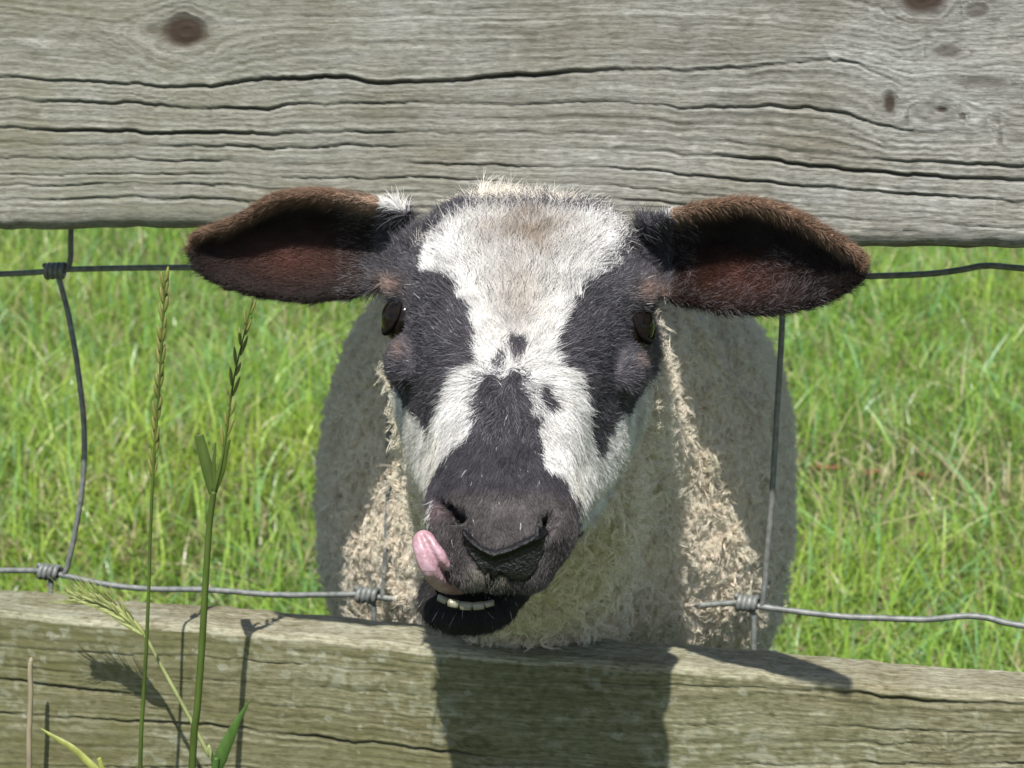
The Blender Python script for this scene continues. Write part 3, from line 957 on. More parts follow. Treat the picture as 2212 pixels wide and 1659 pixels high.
def coat_part(p, n, jit, full):
    """returns dict with colour, length (m), kind: 0 wool 1 face 2 ear 3 bare"""
    px_, py_, d_ = project(p)
    hx, hs, hn = to_head(p)
    wx = 9 * vnoise(p[:, 0] * 190, p[:, 1] * 190, p[:, 2] * 190) * jit
    wy = 9 * vnoise(p[:, 0] * 190 + 40, p[:, 1] * 190, p[:, 2] * 190) * jit
    N_ = len(p)
    facing = -(n @ F)
    if not full:
        z1, z3 = np.zeros(N_), np.zeros((N_, 3))
        return dict(col=z3 + 0.6, dcol=z3 + 0.03, dk=z1, ear=z1 > 1, ecol=z3, wool=z1 < 1, wcol=np.array([0.53, 0.46, 0.35]), lid=z1, nose=z1 - 99, nostril=z1 - 99, px=px_, py=py_, d=d_, hx=hx, hs=hs, hn=hn, muz=z1, facing=facing)
    headz = (d_ < 0.99) & (hs > -30) & (hn > -98)
    on_ear_l = (px_ < 812 - 0.12 * (py_ - 520)) & (py_ < 690) & (d_ < 0.96)
    on_ear_r = (px_ > 1448) & (py_ < 705) & (d_ < 0.96)
    ear_ = on_ear_l | on_ear_r
    # fleece begins behind the jaw and crown
    wool = ~ear_ & (((hs < -14) & (np.abs(hx) < 44)) | (hn < -86 + 0.10 * (hs - 100)) | (d_ > 0.955)) & ~((hs > 120) & (d_ < 0.875))
    white = np.array([0.80, 0.785, 0.755])
    dark = np.array([0.060, 0.056, 0.064])
    col = np.tile(white, (N_, 1))
    dk = np.zeros(N_)
    for poly in DARK:
        dk = np.maximum(dk, sstep(-12, 10, polydist(px_ + wx, py_ + wy, poly)))
    for poly, amt in MIXED:
        dk = np.maximum(dk, amt * sstep(-15, 15, polydist(px_ + wx, py_ + wy, poly)))
    # sides of the head that the eye patches wrap around
    side = (np.abs(hx) > 43) & (hs > 28) & (hs < 92) & (hn > -46) & (hn < 4)
    dk = np.maximum(dk, 0.97 * side)
    dk = np.maximum(dk, 1.0 * ((hs > 140) & (hn < -51) & (d_ < 0.90)))       # chin
    beige = np.exp(-(((px_ + wx * 3 - 1135) / 90) ** 2 + ((py_ + wy * 3 - 488) / 55) ** 2)) * 0.95
    beige = np.maximum(beige, 0.55 * np.exp(-(((px_ - 1120) / 70) ** 2 + ((py_ - 620) / 90) ** 2)))
    col = col * (1 - beige[:, None]) + np.array([0.30, 0.235, 0.17]) * beige[:, None]
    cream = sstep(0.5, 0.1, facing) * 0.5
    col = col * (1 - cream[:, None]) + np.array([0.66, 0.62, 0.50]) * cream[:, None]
    muz = sstep(-12, 12, polydist(px_ + wx, py_ + wy, MUZ)) * (d_ < 0.88)
    dcol = np.tile(dark, (N_, 1))
    spk = (0.65 + 0.6 * fbm(p[:, 0] * 140, p[:, 1] * 140, p[:, 2] * 140, 3))[:, None]
    dcol = dcol * (0.7 + 0.75 * spk)
    dcol = dcol * (1 - 0.75 * muz[:, None]) + np.array([0.190, 0.165, 0.160]) * spk * 0.75 * muz[:, None]
    lipp = np.maximum(np.exp(-(((px_ - 1030) / 28) ** 2 + ((py_ - 1258) / 26) ** 2)), np.exp(-(((px_ - 1078) / 18) ** 2 + ((py_ - 1266) / 16) ** 2)))[:, None]
    dcol = dcol + lipp * np.array([0.22, 0.20, 0.16])
    pinkl = np.exp(-(((px_ - 935) / 22) ** 2 + ((py_ - 1105) / 26) ** 2))[:, None]
    dcol = dcol + pinkl * np.array([0.09, 0.055, 0.055])
    chin = ((hs > 140) & (hn < -51))[:, None]
    dcol = np.where(chin, np.array([0.036, 0.033, 0.033]), dcol)
    # ears: black-brown, tan rim on the upper edge
    edge_l = np.min([np.hypot(px_ - a, py_ - b) for a, b in catmull(EARL_T, 60)], axis=0)
    edge_r = np.min([np.hypot(px_ - a, py_ - b) for a, b in catmull(EARR_T, 60)], axis=0)
    rim = sstep(34, 6, np.minimum(edge_l, edge_r) + wx)
    inner = np.maximum(np.exp(-(((px_ - 640) / 110) ** 2 + ((py_ - 560) / 45) ** 2)), np.exp(-(((px_ - 1590) / 100) ** 2 + ((py_ - 600) / 45) ** 2)))
    ecol = np.array([0.020, 0.014, 0.012]) + rim[:, None] * np.array([0.17, 0.105, 0.066]) + (inner * 0.9)[:, None] * np.array([0.085, 0.028, 0.018])
    pale = np.maximum(np.exp(-(((px_ - 790) / 40) ** 2 + ((py_ - 440) / 22) ** 2)), np.exp(-(((px_ - 1440) / 30) ** 2 + ((py_ - 462) / 22) ** 2)))
    ecol = ecol + pale[:, None] * np.array([0.20, 0.155, 0.12])
    # pinkish brow and lid tufts
    lid = np.maximum.reduce([np.exp(-(((px_ - 832) / 26) ** 2 + ((py_ - 612) / 24) ** 2)), np.exp(-(((px_ - 1412) / 26) ** 2 + ((py_ - 625) / 28) ** 2)), 0.5 * np.exp(-(((px_ - 852) / 18) ** 2 + ((py_ - 745) / 26) ** 2)), 0.5 * np.exp(-(((px_ - 1398) / 16) ** 2 + ((py_ - 770) / 20) ** 2))])
    wcol = np.array([0.53, 0.46, 0.35])
    nos = polydist(px_, py_, NOSE)
    nst = np.maximum(polydist(px_, py_, NOSTRIL[0]), polydist(px_, py_, NOSTRIL[1]))
    front = (d_ < 0.855) & (facing > -0.2)
    return dict(col=col, dcol=dcol, dk=dk, ear=ear_, ecol=ecol, wool=wool, wcol=wcol, lid=lid, nose=np.where(front, nos, -99), nostril=np.where(front, nst, -99), px=px_, py=py_, d=d_, hx=hx, hs=hs, hn=hn, muz=muz, facing=facing)

# relief: nostril hollows, mouth line, lumpy fleece
px_, py_, d_ = project(co)
hx, hs, hn = to_head(co)
C = coat(co, nrm)
hollow = np.maximum(sstep(-5, 7, C['nostril']), 0) * 0.014
co = co - nrm * hollow[:, None]
wl = sstep(0, 1, C['wool'].astype(float)) * (co[:, 2] > 0.30)
lump = 0.0030 * fbm(co[:, 0] * 130, co[:, 1] * 130, co[:, 2] * 130, 3) + 0.0055 * fbm(co[:, 0] * 24, co[:, 1] * 24, co[:, 2] * 24, 2)
co = co + nrm * (wl * lump)[:, None]
me.vertices.foreach_set('co', co.ravel())
me.update()
nrm = normals()
C = coat(co, nrm, 1.0)
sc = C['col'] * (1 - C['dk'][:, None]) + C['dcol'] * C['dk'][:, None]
sc = sc * 0.8
sc = np.where(C['wool'][:, None], C['wcol'] * 1.1, sc)
sc = np.where(C['ear'][:, None], C['ecol'], sc)
sc = sc * (1 - C['lid'][:, None] * 0.85) + np.array([0.24, 0.13, 0.10]) * C['lid'][:, None] * 0.85
sc = np.where((C['nostril'] > -2)[:, None], np.array([0.012, 0.007, 0.007]), sc)
sc = np.where((C['nose'] > -1)[:, None], np.array([0.008, 0.007, 0.008]), sc)
mouth_in = (C['hs'] > 120) & (C['hn'] < -41) & (C['hn'] > -54) & (np.abs(C['hx'] + 8) < 26)
sc = np.where(mouth_in[:, None], np.array([0.030, 0.014, 0.013]), sc)
legz = (co[:, 2] < 0.26)
sc = np.where((legz & (C['d'] > 1.0))[:, None], np.array([0.05, 0.045, 0.042]), sc)
sheep = empty('sheep', (float(feet[0][0] + 0.03), float(feet[0][1]), float(feet[0][2] - 0.02)))
tag(sheep, 'black and white faced sheep licking its lip with its head pushed through the fence', 'sheep')
SI = Matrix.Translation(-Vector(sheep.location))
def part(o, parent=None):
    o.parent = parent or sheep
    if parent is None:
        o.matrix_parent_inverse = SI
    return o
bo = bpy.data.objects.new('body', me)
COL.objects.link(bo)
part(bo)
me.materials.clear()
me.materials.append(M['skin'])
attr(me, 'scol', np.concatenate([sc, np.ones((nv, 1))], 1), 'FLOAT_COLOR')

# ---- hair
me.calc_loop_triangles()
ntri = len(me.loop_triangles)
tri = np.empty(ntri * 3, np.int32)
me.loop_triangles.foreach_get('vertices', tri)
tri = tri.reshape(-1, 3)
ta, tb, tc = co[tri[:, 0]], co[tri[:, 1]], co[tri[:, 2]]
area = 0.5 * np.linalg.norm(np.cross(tb - ta, tc - ta), axis=1)
tcen = (ta + tb + tc) / 3
def sample(weight, n):
    w_ = area * weight
    idx = rng.choice(ntri, n, p=w_ / w_.sum())
    a, b = rng.random(n), rng.random(n)
    sw = a + b > 1
    a[sw], b[sw] = 1 - a[sw], 1 - b[sw]
    p = ta[idx] + (tb[idx] - ta[idx]) * a[:, None] + (tc[idx] - ta[idx]) * b[:, None]
    nn_ = nrm[tri[idx, 0]] * (1 - a - b)[:, None] + nrm[tri[idx, 1]] * a[:, None] + nrm[tri[idx, 2]] * b[:, None]
    nn_ /= np.linalg.norm(nn_, axis=1)[:, None] + 1e-9
    return p, nn_
def hair_obj(name, pts, rad, colr, mat):
    """pts (N,K,3), rad (K,) or (N,K), colr (N,3)"""
    N_, K, _ = pts.shape
    hc = bpy.data.hair_curves.new(name)
    hc.add_curves([K] * N_)
    hc.attributes['position'].data.foreach_set('vector', pts.astype(np.float32).ravel())
    ra = hc.attributes.get('radius') or hc.attributes.new('radius', 'FLOAT', 'POINT')
    ra.data.foreach_set('value', np.broadcast_to(rad, (N_, K)).astype(np.float32).ravel())
    ca = hc.attributes.new('hcol', 'FLOAT_COLOR', 'CURVE')
    ca.data.foreach_set('color', np.concatenate([colr, np.ones((N_, 1))], 1).astype(np.float32).ravel())
    o = bpy.data.objects.new(name, hc)
    COL.objects.link(o)
    hc.materials.append(mat)
    return o
Ct = {k_: (v_ if k_ == 'wcol' else v_[tri[:, 0]]) for k_, v_ in C.items()}
mouth_t = (Ct['hs'] > 120) & (Ct['hn'] < -41) & (Ct['hn'] > -54) & (np.abs(Ct['hx'] + 8) < 26)
ok_face = ~Ct['wool'] & (Ct['nose'] < 2) & (Ct['nostril'] < 2) & ~mouth_t & (tcen[:, 2] > 0.3) & (Ct['d'] < 1.02)
NF = 330000
p, n_ = sample(ok_face * np.where(Ct['ear'], 0.75, 1.0), NF)
Cf = coat(p, n_)
# the coat radiates from a whorl between the eyes and the nose
wh = head(0, 116, 0)
dirv = p - wh
flow = dirv - n_ * np.sum(dirv * n_, 1)[:, None]
flow /= np.linalg.norm(flow, axis=1)[:, None] + 1e-9
isear = Cf['ear']
eo = np.where((Cf['px'] < 1100)[:, None], -RT, RT) * 1.0 + 0.15 * UP
eo = eo - n_ * np.sum(eo * n_, 1)[:, None]
flow = np.where(isear[:, None], eo, flow)
cl = np.stack([vnoise(p[:, 0] * 230 + k * 31, p[:, 1] * 230, p[:, 2] * 230) for k in range(3)], 1)
flow = flow * np.clip(np.linalg.norm(dirv, axis=1) / 0.014, 0.12, 1)[:, None] + 0.62 * cl + rng.normal(0, 0.17, p.shape)
flow = flow - n_ * np.sum(flow * n_, 1)[:, None]
flow /= np.linalg.norm(flow, axis=1)[:, None] + 1e-9
crown = np.exp(-((Cf['hs'] + 14) / 14) ** 2) * np.exp(-(Cf['hx'] / 30) ** 4)
ln = np.full(NF, 0.0064)
ln = np.where(Cf['hs'] < 70, 0.0105, ln)
ln = np.where(Cf['hs'] > 140, 0.0050, ln)
ln = np.where(Cf['muz'] > 0.5, 0.0026, ln)
ln = np.where((np.abs(Cf['hx']) > 31) & (Cf['hs'] > 20), 0.0042, ln)
ln = np.where(isear, 0.0048, ln)
eb_l = ((Cf['px'] > 800) & (Cf['px'] < 850) | (Cf['px'] > 1400) & (Cf['px'] < 1470)) & (Cf['py'] < 560)
ln = np.where(eb_l, 0.0036, ln)
ln = ln + 0.0065 * crown
ln *= rng.uniform(0.55, 1.2, NF) * 0.85
ln = np.where((Cf['lid'] > 0.3), ln * 0.8, ln)
lift = np.where(Cf['muz'] > 0.5, 0.42, 0.30) + 0.30 * crown + rng.normal(0, 0.09, NF)
lift = np.where((np.abs(Cf['hx']) > 31) & (Cf['hs'] > 70), lift * 0.55, lift)
K = 5
tk_ = np.linspace(0, 1, K)
pts = np.empty((NF, K, 3))
bend = rng.normal(0, 0.18, p.shape)
for i, q in enumerate(tk_):
    pts[:, i] = p + ln[:, None] * (q * (flow * (1 - 0.25 * lift)[:, None] + n_ * (lift * (1 - 0.55 * q))[:, None]) + q * q * bend - UP * 0.10 * q * q)
vis = coat(p + flow * (ln * 0.62)[:, None] + n_ * 0.002, n_)
for k_ in ('dk', 'col', 'dcol', 'ecol', 'lid'):
    Cf[k_] = np.where(isear[:, None], Cf[k_], vis[k_]) if Cf[k_].ndim == 2 else np.where(isear, Cf[k_], vis[k_])
isd = rng.random(NF) < sstep(0.06, 0.90, Cf['dk']) * 0.997
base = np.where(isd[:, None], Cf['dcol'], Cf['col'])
base = np.where(isear[:, None], Cf['ecol'] * 1.2, base)
lidm = Cf['lid'][:, None] * 0.8
base = base * (1 - lidm) + np.array([0.38, 0.26, 0.21]) * lidm
base = base * (0.72 + 0.5 * rng.random(NF))[:, None] * np.clip(0.92 + 0.45 * fbm(p[:, 0] * 210, p[:, 1] * 210, p[:, 2] * 210, 2), 0.5, 1.15)[:, None]  # clump noise puts the grey shade between tufts into hair colour
grey = (rng.random(NF) < 0.20) & isd & (Cf['hs'] < 150)
base[grey] += np.array([0.13, 0.125, 0.13])
creamy = (crown > 0.35) & ~isd
base[creamy] = np.array([0.80, 0.75, 0.66])
base = np.clip(base, 0, 0.90)
rad = 0.88 * np.array([0.00009, 0.00009, 0.000075, 0.00005, 0.00002])
part(hair_obj('face_fur', pts, rad, base, M['fur']))

# fleece: curly locks
ok_wool = Ct['wool'] & (tcen[:, 2] > 0.24)
dens = np.where(tcen[:, 1] < 0.55, 1.0, 0.45) * np.where(Ct['facing'] > -0.3, 1.0, 0.4)
NL, PER = 75000, 6
p, n_ = sample(ok_wool * dens, NL)
tx = np.cross(n_, np.array([0.2, 0.3, 0.93]))
tx /= np.linalg.norm(tx, axis=1)[:, None] + 1e-9
ty = np.cross(n_, tx)
lean = rng.normal(0, 0.45, (NL, 2))
hgt_ = rng.uniform(0.0036, 0.0066, NL) * np.clip(1 + 0.9 * vnoise(p[:, 0] * 110, p[:, 1] * 110, p[:, 2] * 110), 0.5, 1.7)
hgt_ = np.where(Ct['d'].max() * 0 + project(p)[2] < 1.0, hgt_ * 1.1, hgt_)
ph, turns, cr_ = rng.uniform(0, 6.28, NL), rng.uniform(0.8, 1.5, NL) * rng.choice([-1, 1], NL), rng.uniform(0.0007, 0.0014, NL)
K = 7
allp = np.empty((PER, NL, K, 3))
for h_ in range(PER):
    off = rng.normal(0, 0.0006, (NL, 2))
    dph = rng.normal(0, 0.5, NL)
    hh_ = hgt_ * rng.uniform(0.8, 1.15, NL)
    for i, q in enumerate(np.linspace(0, 1, K)):
        a = ph + dph + q * turns * 2 * math.pi
        rr2 = cr_ * (0.35 + 0.65 * q)
        ux = off[:, 0] + rr2 * np.cos(a) + lean[:, 0] * hh_ * q
        uy = off[:, 1] + rr2 * np.sin(a) + lean[:, 1] * hh_ * q
        allp[h_, :, i] = p + tx * ux[:, None] + ty * uy[:, None] + n_ * (hh_ * q * (1 - 0.25 * q) - 0.001)[:, None]
cw = np.array([0.80, 0.725, 0.60]) * (0.85 + 0.25 * rng.random((NL, 1))) * (1 + 0.012 * rng.normal(0, 1, (NL, 3)))
cw = np.tile(cw[None], (PER, 1, 1)) * (0.9 + 0.2 * rng.random((PER, NL, 1)))
rad = 0.8 * np.array([0.00016, 0.00017, 0.00017, 0.00016, 0.00014, 0.0001, 0.00005])
part(hair_obj('fleece', allp.reshape(-1, K, 3), rad, np.clip(cw.reshape(-1, 3), 0, 0.85), M['fleece']))

# ---- eyes, nose, tongue, teeth, hooves
bvh = BVHTree.FromPolygons([tuple(q) for q in co], [tuple(int(i) for i in q) for q in tri])
def on_skin(px_, py_, lift=0.0, maxd=1.2):
    v_ = ray(px_, py_)
    vn = v_ / np.linalg.norm(v_)
    h, nn2, i, dd = bvh.ray_cast(Vector(CAM), Vector(vn), maxd)
    if h is None:
        return None, None
    return np.array(h), np.array(nn2)

def eye(sx):
    c = head(sx * 46.2 - 0.8, 58, -22)
    rad_ = 10.4 * HS
    out = HX * sx * 0.85 + HN * 0.45 + HA * 0.05
    out /= np.linalg.norm(out)
    e1_ = np.cross(out, HA); e1_ /= np.linalg.norm(e1_)
    e2_ = np.cross(out, e1_)
    v, f = ellipsoid(c, [e1_ * rad_, e2_ * rad_, out * rad_], 32)
    eb = part(mesh_obj('eye', v, f, M['eye']))
    # horizontal slit pupil lying on the ball
    vs, fs = [], []
    nu_, nv_ = 15, 7
    for a in np.linspace(-0.42, 0.42, nu_):
        for b in np.linspace(-0.14, 0.14, nv_):
            bb = b * math.sqrt(max(0, 1 - (a / 0.425) ** 2))
            d = out + HA * 0.0 + e1_ * bb + e2_ * a
            vs.append(c + d / np.linalg.norm(d) * rad_ * 1.012)
    pu = part(mesh_obj('pupil', vs, grid_faces(nu_, nv_), M['pupil']), eb)
    # lids: rims round the almond opening
    lat = np.cross(HA, out); lat /= np.linalg.norm(lat)
    vert = np.cross(out, lat)
    if vert @ HA < 0: vert = -vert
    for nm, a0, a1 in (('lower_eyelid', 0.0, math.pi), ('upper_eyelid', math.pi, 2 * math.pi)):
        path = []
        for a in np.linspace(a0 - 0.08, a1 + 0.08, 24):
            d = out * 0.62 + lat * math.cos(a) * 0.80 + vert * math.sin(a) * 0.74
            path.append(c + d / np.linalg.norm(d) * rad_ * 1.03)
        rr3 = 0.0007 + 0.0005 * np.sin(np.linspace(0, math.pi, 24))
        v, f = tube(path, rr3, 10)
        part(mesh_obj(nm, v, f, M['eyelid']), eb)
for sx in (-1, 1):
    eye(sx)

# nose pad laid over the muzzle tip; shaded lip below it painted black too
xs, ys = np.arange(988, 1196, 2.2), np.arange(1132, 1278, 2.2)
gxp, gyp = np.meshgrid(xs, ys, indexing='ij')
sd = polydist(gxp, gyp, NOSE)
idm = -np.ones(gxp.shape, int)
vs = []
for i in range(len(xs)):
    for j in range(len(ys)):
        if sd[i, j] > -2.5:
            h_, n2 = on_skin(xs[i], ys[j])
            if h_ is None: continue
            up_ = 0.0014 * float(sstep(-2.5, 9, sd[i, j])) - 0.0007
            dxn = xs[i] - 1068
            yv = 1188 - (50 * (abs(dxn) / 72) ** 1.3 if dxn < 0 else 40 * (dxn / 100) ** 1.2)
            top = math.exp(-((ys[j] - yv - 6) / 10.0) ** 2) * 0.0026 * float(sstep(-1, 8, sd[i, j])) - 0.0003 * float(sstep(yv + 18, yv + 40, ys[j])) * float(sstep(2, 14, sd[i, j]))
            groove = -0.0025 * math.exp(-((xs[i] - 1057) / 4.0) ** 2) * float(sstep(1225, 1245, ys[j]))
            idm[i, j] = len(vs)
            vs.append(h_ + n2 * (up_ + top + groove))
fs = []
for i in range(len(xs) - 1):
    for j in range(len(ys) - 1):
        q = [idm[i, j], idm[i, j + 1], idm[i + 1, j + 1], idm[i + 1, j]]
        if min(q) >= 0:
            fs.append(tuple(int(k) for k in q))
no = part(mesh_obj('nose', vs, fs, M['nose']))
no['label'] = 'shiny black nose pad with the shaded lip below painted black'

# tongue curling out over the left lip
tpx = catmull([(1030, 1250, 0.872), (1000, 1252, 0.858), (966, 1248, 0.842), (942, 1224, 0.833), (925, 1192, 0.832), (913, 1166, 0.834), (907, 1154, 0.836)], 40)
path = np.array([PD(a, b, d * 0.875 / 0.925 - 0.003) for a, b, d in tpx])
tan = np.gradient(path, axis=0); tan /= np.linalg.norm(tan, axis=1)[:, None]
wid = 0.74 * np.interp(np.linspace(0, 1, 40), [0, 0.3, 0.6, 0.85, 0.95, 1], [0.0070, 0.0076, 0.0070, 0.0052, 0.0036, 0.0010])
rings = []
th = np.linspace(0, 2 * math.pi, 40, endpoint=False)
for i in range(40):
    side_ = np.cross(tan[i], -F); side_ /= np.linalg.norm(side_)
    out_ = np.cross(side_, tan[i])
    prof = np.sin(th) * 0.0030 - 0.0034 * math.sin(math.pi * min(1, (i / 39) * 1.10)) * np.exp(-((np.cos(th) - 0.2) / 0.22) ** 2) * (np.sin(th) > 0)
    rings.append(path[i] + np.outer(np.cos(th) * wid[i], side_) + np.outer(prof * min(1, wid[i] / 0.004), out_))
v, f = close_loft(np.array(rings))
to = part(mesh_obj('tongue', v, f, M['tongue']))
to['label'] = 'pink tongue curled up over the lip'
# lower front teeth: flat chisels side by side, standing in the dark lower lip
for k, (a, b, s_, rl) in enumerate([(957, 1284, 0.85, 0.45), (980, 1292, 1.0, 0.2), (1006, 1297, 1.05, 0.05), (1033, 1297, 1.0, -0.12), (1056, 1293, 0.8, -0.25)]):
    c = PD(a, b + 8, 0.796)
    vs = []
    ru, rr4 = UP * math.cos(rl) + RT * math.sin(rl), RT * math.cos(rl) - UP * math.sin(rl)
    for hgt2, w2, dpt in ((-0.0030, 0.8, 0.0013), (-0.001, 0.92, 0.0013), (0.0003, 0.98, 0.0010), (0.0010, 0.92, 0.0006), (0.0013, 0.75, 0.0003)):
        for an in np.linspace(0, 2 * math.pi, 14, endpoint=False):
            ca, sa = math.cos(an), math.sin(an)
            vs.append(c + ru * hgt2 * 0.62 * s_ + rr4 * 0.0024 * s_ * w2 * np.sign(ca) * abs(ca) ** 0.5 - F * dpt * sa)
    v, f = close_loft(np.array(vs).reshape(5, 14, 3))
    part(mesh_obj('tooth', v, f, M['tooth']))
for q in feet:
    vs, fs = [], []
    for z, k, fw in ((0.02, 0.85, 0.0), (0.01, 1.0, -0.006), (-0.018, 1.12, -0.012)):
        for a in np.linspace(0, 2 * math.pi, 16, endpoint=False):
            vs.append((q[0] + 0.021 * k * math.cos(a), q[1] + fw + 0.024 * k * math.sin(a), q[2] + z))
    fs = [tuple(int(i) for i in r) for r in grid_faces(3, 16, True)] + [tuple(range(16)), tuple(range(32, 48))]
    part(mesh_obj('hoof', vs, fs, M['hoof']))

# ------------------------------------------------------------------ pasture grass
def bare(x, y):
    p_ = PATCH
    return np.exp(-(((x - p_[0]) / 0.22) ** 2 + ((y - p_[1]) / 0.12) ** 2))
def hit_ground(px_, py_):
    v_ = ray(px_, py_)
    t_ = 0.9
    while t_ < 12:
        q = CAM + v_ * t_
        if q[2] <= ground_z(q[0], q[1]):
            return q
        t_ += 0.01
    return q
PATCH = hit_ground(1880, 1085)

def blades(n, pos, length, width, col, lean_amt, name, mat, K=4):
    az = rng.uniform(0, 2 * math.pi, n)
    fx, fy = np.cos(az), np.sin(az)
    la = rng.uniform(0, 2 * math.pi, n)
    ln_ = np.abs(rng.normal(0, lean_amt, n))
    lx, ly = np.cos(la) * ln_, np.sin(la) * ln_
    V = np.empty((n, K, 2, 3))
    for i, q in enumerate(np.linspace(0, 1, K)):
        w_ = width * (1 - q ** 2.2 * 0.93) * (0.75 + 0.25 * min(1, q * 4))
        cx = pos[:, 0] + lx * length * q ** 1.7
        cy = pos[:, 1] + ly * length * q ** 1.7
        cz = pos[:, 2] + length * q * (1 - 0.28 * np.minimum(ln_, 1.6) * q) - 0.004
        for j, sg in enumerate((-0.5, 0.5)):
            V[:, i, j, 0] = cx + sg * w_ * fx
            V[:, i, j, 1] = cy + sg * w_ * fy
            V[:, i, j, 2] = cz
    base = (np.arange(n) * K * 2)[:, None, None]
    k = np.arange(K - 1)[None, :, None] * 2
    f = (base + k + np.array([0, 1, 3, 2])[None, None, :]).reshape(-1, 4)
    o = mesh_obj(name, V.reshape(-1, 3), f, mat)
    tipt = np.linspace(0, 1, K)[None, :, None, None]
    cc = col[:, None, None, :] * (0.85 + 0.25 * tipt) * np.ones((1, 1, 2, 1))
    attr(o.data, 'gcol', np.concatenate([cc.reshape(-1, 3), np.ones((n * K * 2, 1))], 1), 'FLOAT_COLOR')
    return o

def scatter(n):
    """positions spread over the wedge of field beyond the fence, denser near it"""
    d = 1.15 + (rng.random(n) ** 1.25) * 4.2
    a = rng.uniform(-1, 1, n) * (0.30 + 0.12 / d)
    x = CAM[0] + FH[0] * d + RT[0] * a * d
    y = CAM[1] + FH[1] * d + RT[1] * a * d
    k = y > 0.12
    return x[k], y[k]
x, y = scatter(150000)
nxt = np.stack([0.40 + 0 * x, y], 1)
den = 0.72 + 0.6 * fbm(x * 5, y * 5, 7.0)
keep = rng.random(len(x)) < np.clip(den, 0.25, 1) * (1 - 0.9 * bare(x, y))
x, y = x[keep], y[keep]
n = len(x)
tall = np.clip(0.9 + 0.9 * fbm(x * 3.2, y * 3.2, 2.0), 0.45, 1.6)
ln_ = rng.gamma(4, 0.0115, n) * tall + 0.012
wd = rng.uniform(0.0014, 0.0036, n)
hue = rng.random(n)
g_a, g_b, g_c = np.array([0.165, 0.330, 0.035]), np.array([0.360, 0.520, 0.110]), np.array([0.170, 0.350, 0.150])
col = g_a + (g_b - g_a) * rng.random((n, 1))
col = np.where((hue > 0.80)[:, None], g_c * (0.8 + 0.6 * rng.random((n, 1))), col)
yel = fbm(x * 4 + 9, y * 4, 5.0)
col = col + np.clip(yel + 0.15, 0, 1)[:, None] * np.array([0.12, 0.08, 0.0])
dry = rng.random(n) < 0.15 + 0.12 * np.clip(yel, 0, 1) + 0.5 * bare(x, y)
col = np.where(dry[:, None], np.array([0.56, 0.51, 0.30]) * (0.6 + 0.6 * rng.random((n, 1))), col)
ln_ = np.where(dry, ln_ * 0.8, ln_)
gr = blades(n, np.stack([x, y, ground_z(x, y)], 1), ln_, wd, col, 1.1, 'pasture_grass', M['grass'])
tag(gr, 'short green pasture grass with dry straw blades behind the fence', 'grass', kind='stuff')
# the same pasture further to both sides, coarser
n = 60000
x, y = rng.uniform(-3.6, 2.8, n), 0.12 + rng.random(n) ** 1.3 * 5.5
q_ = np.stack([x, y, 0 * x], 1) - CAM
inw = np.abs(q_ @ RT) < (q_ @ FH) * 0.30 + 0.10
x, y = x[~inw], y[~inw]
n = len(x)
col = g_a + (g_b - g_a) * rng.random((n, 1))
col = np.where(rng.random((n, 1)) < 0.2, np.array([0.56, 0.51, 0.30]) * (0.6 + 0.6 * rng.random((n, 1))), col)
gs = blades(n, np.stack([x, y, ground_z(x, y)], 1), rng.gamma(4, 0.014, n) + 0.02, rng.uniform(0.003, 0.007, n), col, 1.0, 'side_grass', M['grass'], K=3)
tag(gs, 'green pasture grass to either side of the sheep', 'grass', kind='stuff')
# low clover-like mat and thatch between the blades
x, y = scatter(60000)
n = len(x)
col = np.where(rng.random((n, 1)) < 0.4, np.array([0.40, 0.35, 0.20]), np.array([0.16, 0.28, 0.045])) * (0.6 + 0.7 * rng.random((n, 1)))
th_ = blades(n, np.stack([x, y, ground_z(x, y) + 0.006], 1), rng.uniform(0.02, 0.055, n), rng.uniform(0.002, 0.005, n), col, 1.3, 'grass_thatch', M['grass'], K=3)
tag(th_, 'low matted thatch of short leaves and straw between the grass blades', 'thatch', kind='stuff')
# verge on the near side of the fence
n = 5000
x, y = rng.uniform(-0.9, 0.9, n), rng.uniform(-0.75, -0.02, n)
col = g_a + (g_b - g_a) * rng.random((n, 1))
vg = blades(n, np.stack([x, y, ground_z(x, y)], 1), rng.uniform(0.04, 0.16, n), rng.uniform(0.002, 0.004, n), col, 0.4, 'verge_grass', M['grass'])
tag(vg, 'green grass growing along the near foot of the fence', 'grass', kind='stuff')

# dead leaves lying in the bare patch
def dead_leaf(px_, py_, size, rot, label):
    c = hit_ground(px_, py_)
    vs, fs = [], []
    for i, u_ in enumerate(np.linspace(-1, 1, 9)):
        w_ = (1 - u_ * u_) ** 0.8 * 0.45 + 0.02
        for j, vv in enumerate((-1, -0.4, 0.0, 0.4, 1)):
            a, b = u_ * size, vv * w_ * size
            z_ = 0.020 + 0.25 * size * (vv * vv) * w_ * 2 + 0.18 * size * u_ * u_ + 0.03 * size * math.sin(5 * u_ + 3 * vv)
            vs.append((c[0] + a * math.cos(rot) - b * math.sin(rot), c[1] + a * math.sin(rot) + b * math.cos(rot), c[2] + z_))
    o = mesh_obj('dead_leaf', vs, grid_faces(9, 5), M['dead_leaf'])
    tag(o, label, 'leaf', 'dead leaves in the bare patch')
dead_leaf(1780, 1055, 0.022, 0.3, 'curled brown dead leaf at the left end of the bare patch')
dead_leaf(1885, 1062, 0.016, 1.2, 'small brown dead leaf in the middle of the bare patch')
dead_leaf(1985, 1068, 0.018, 2.5, 'brown dead leaf at the right end of the bare patch')

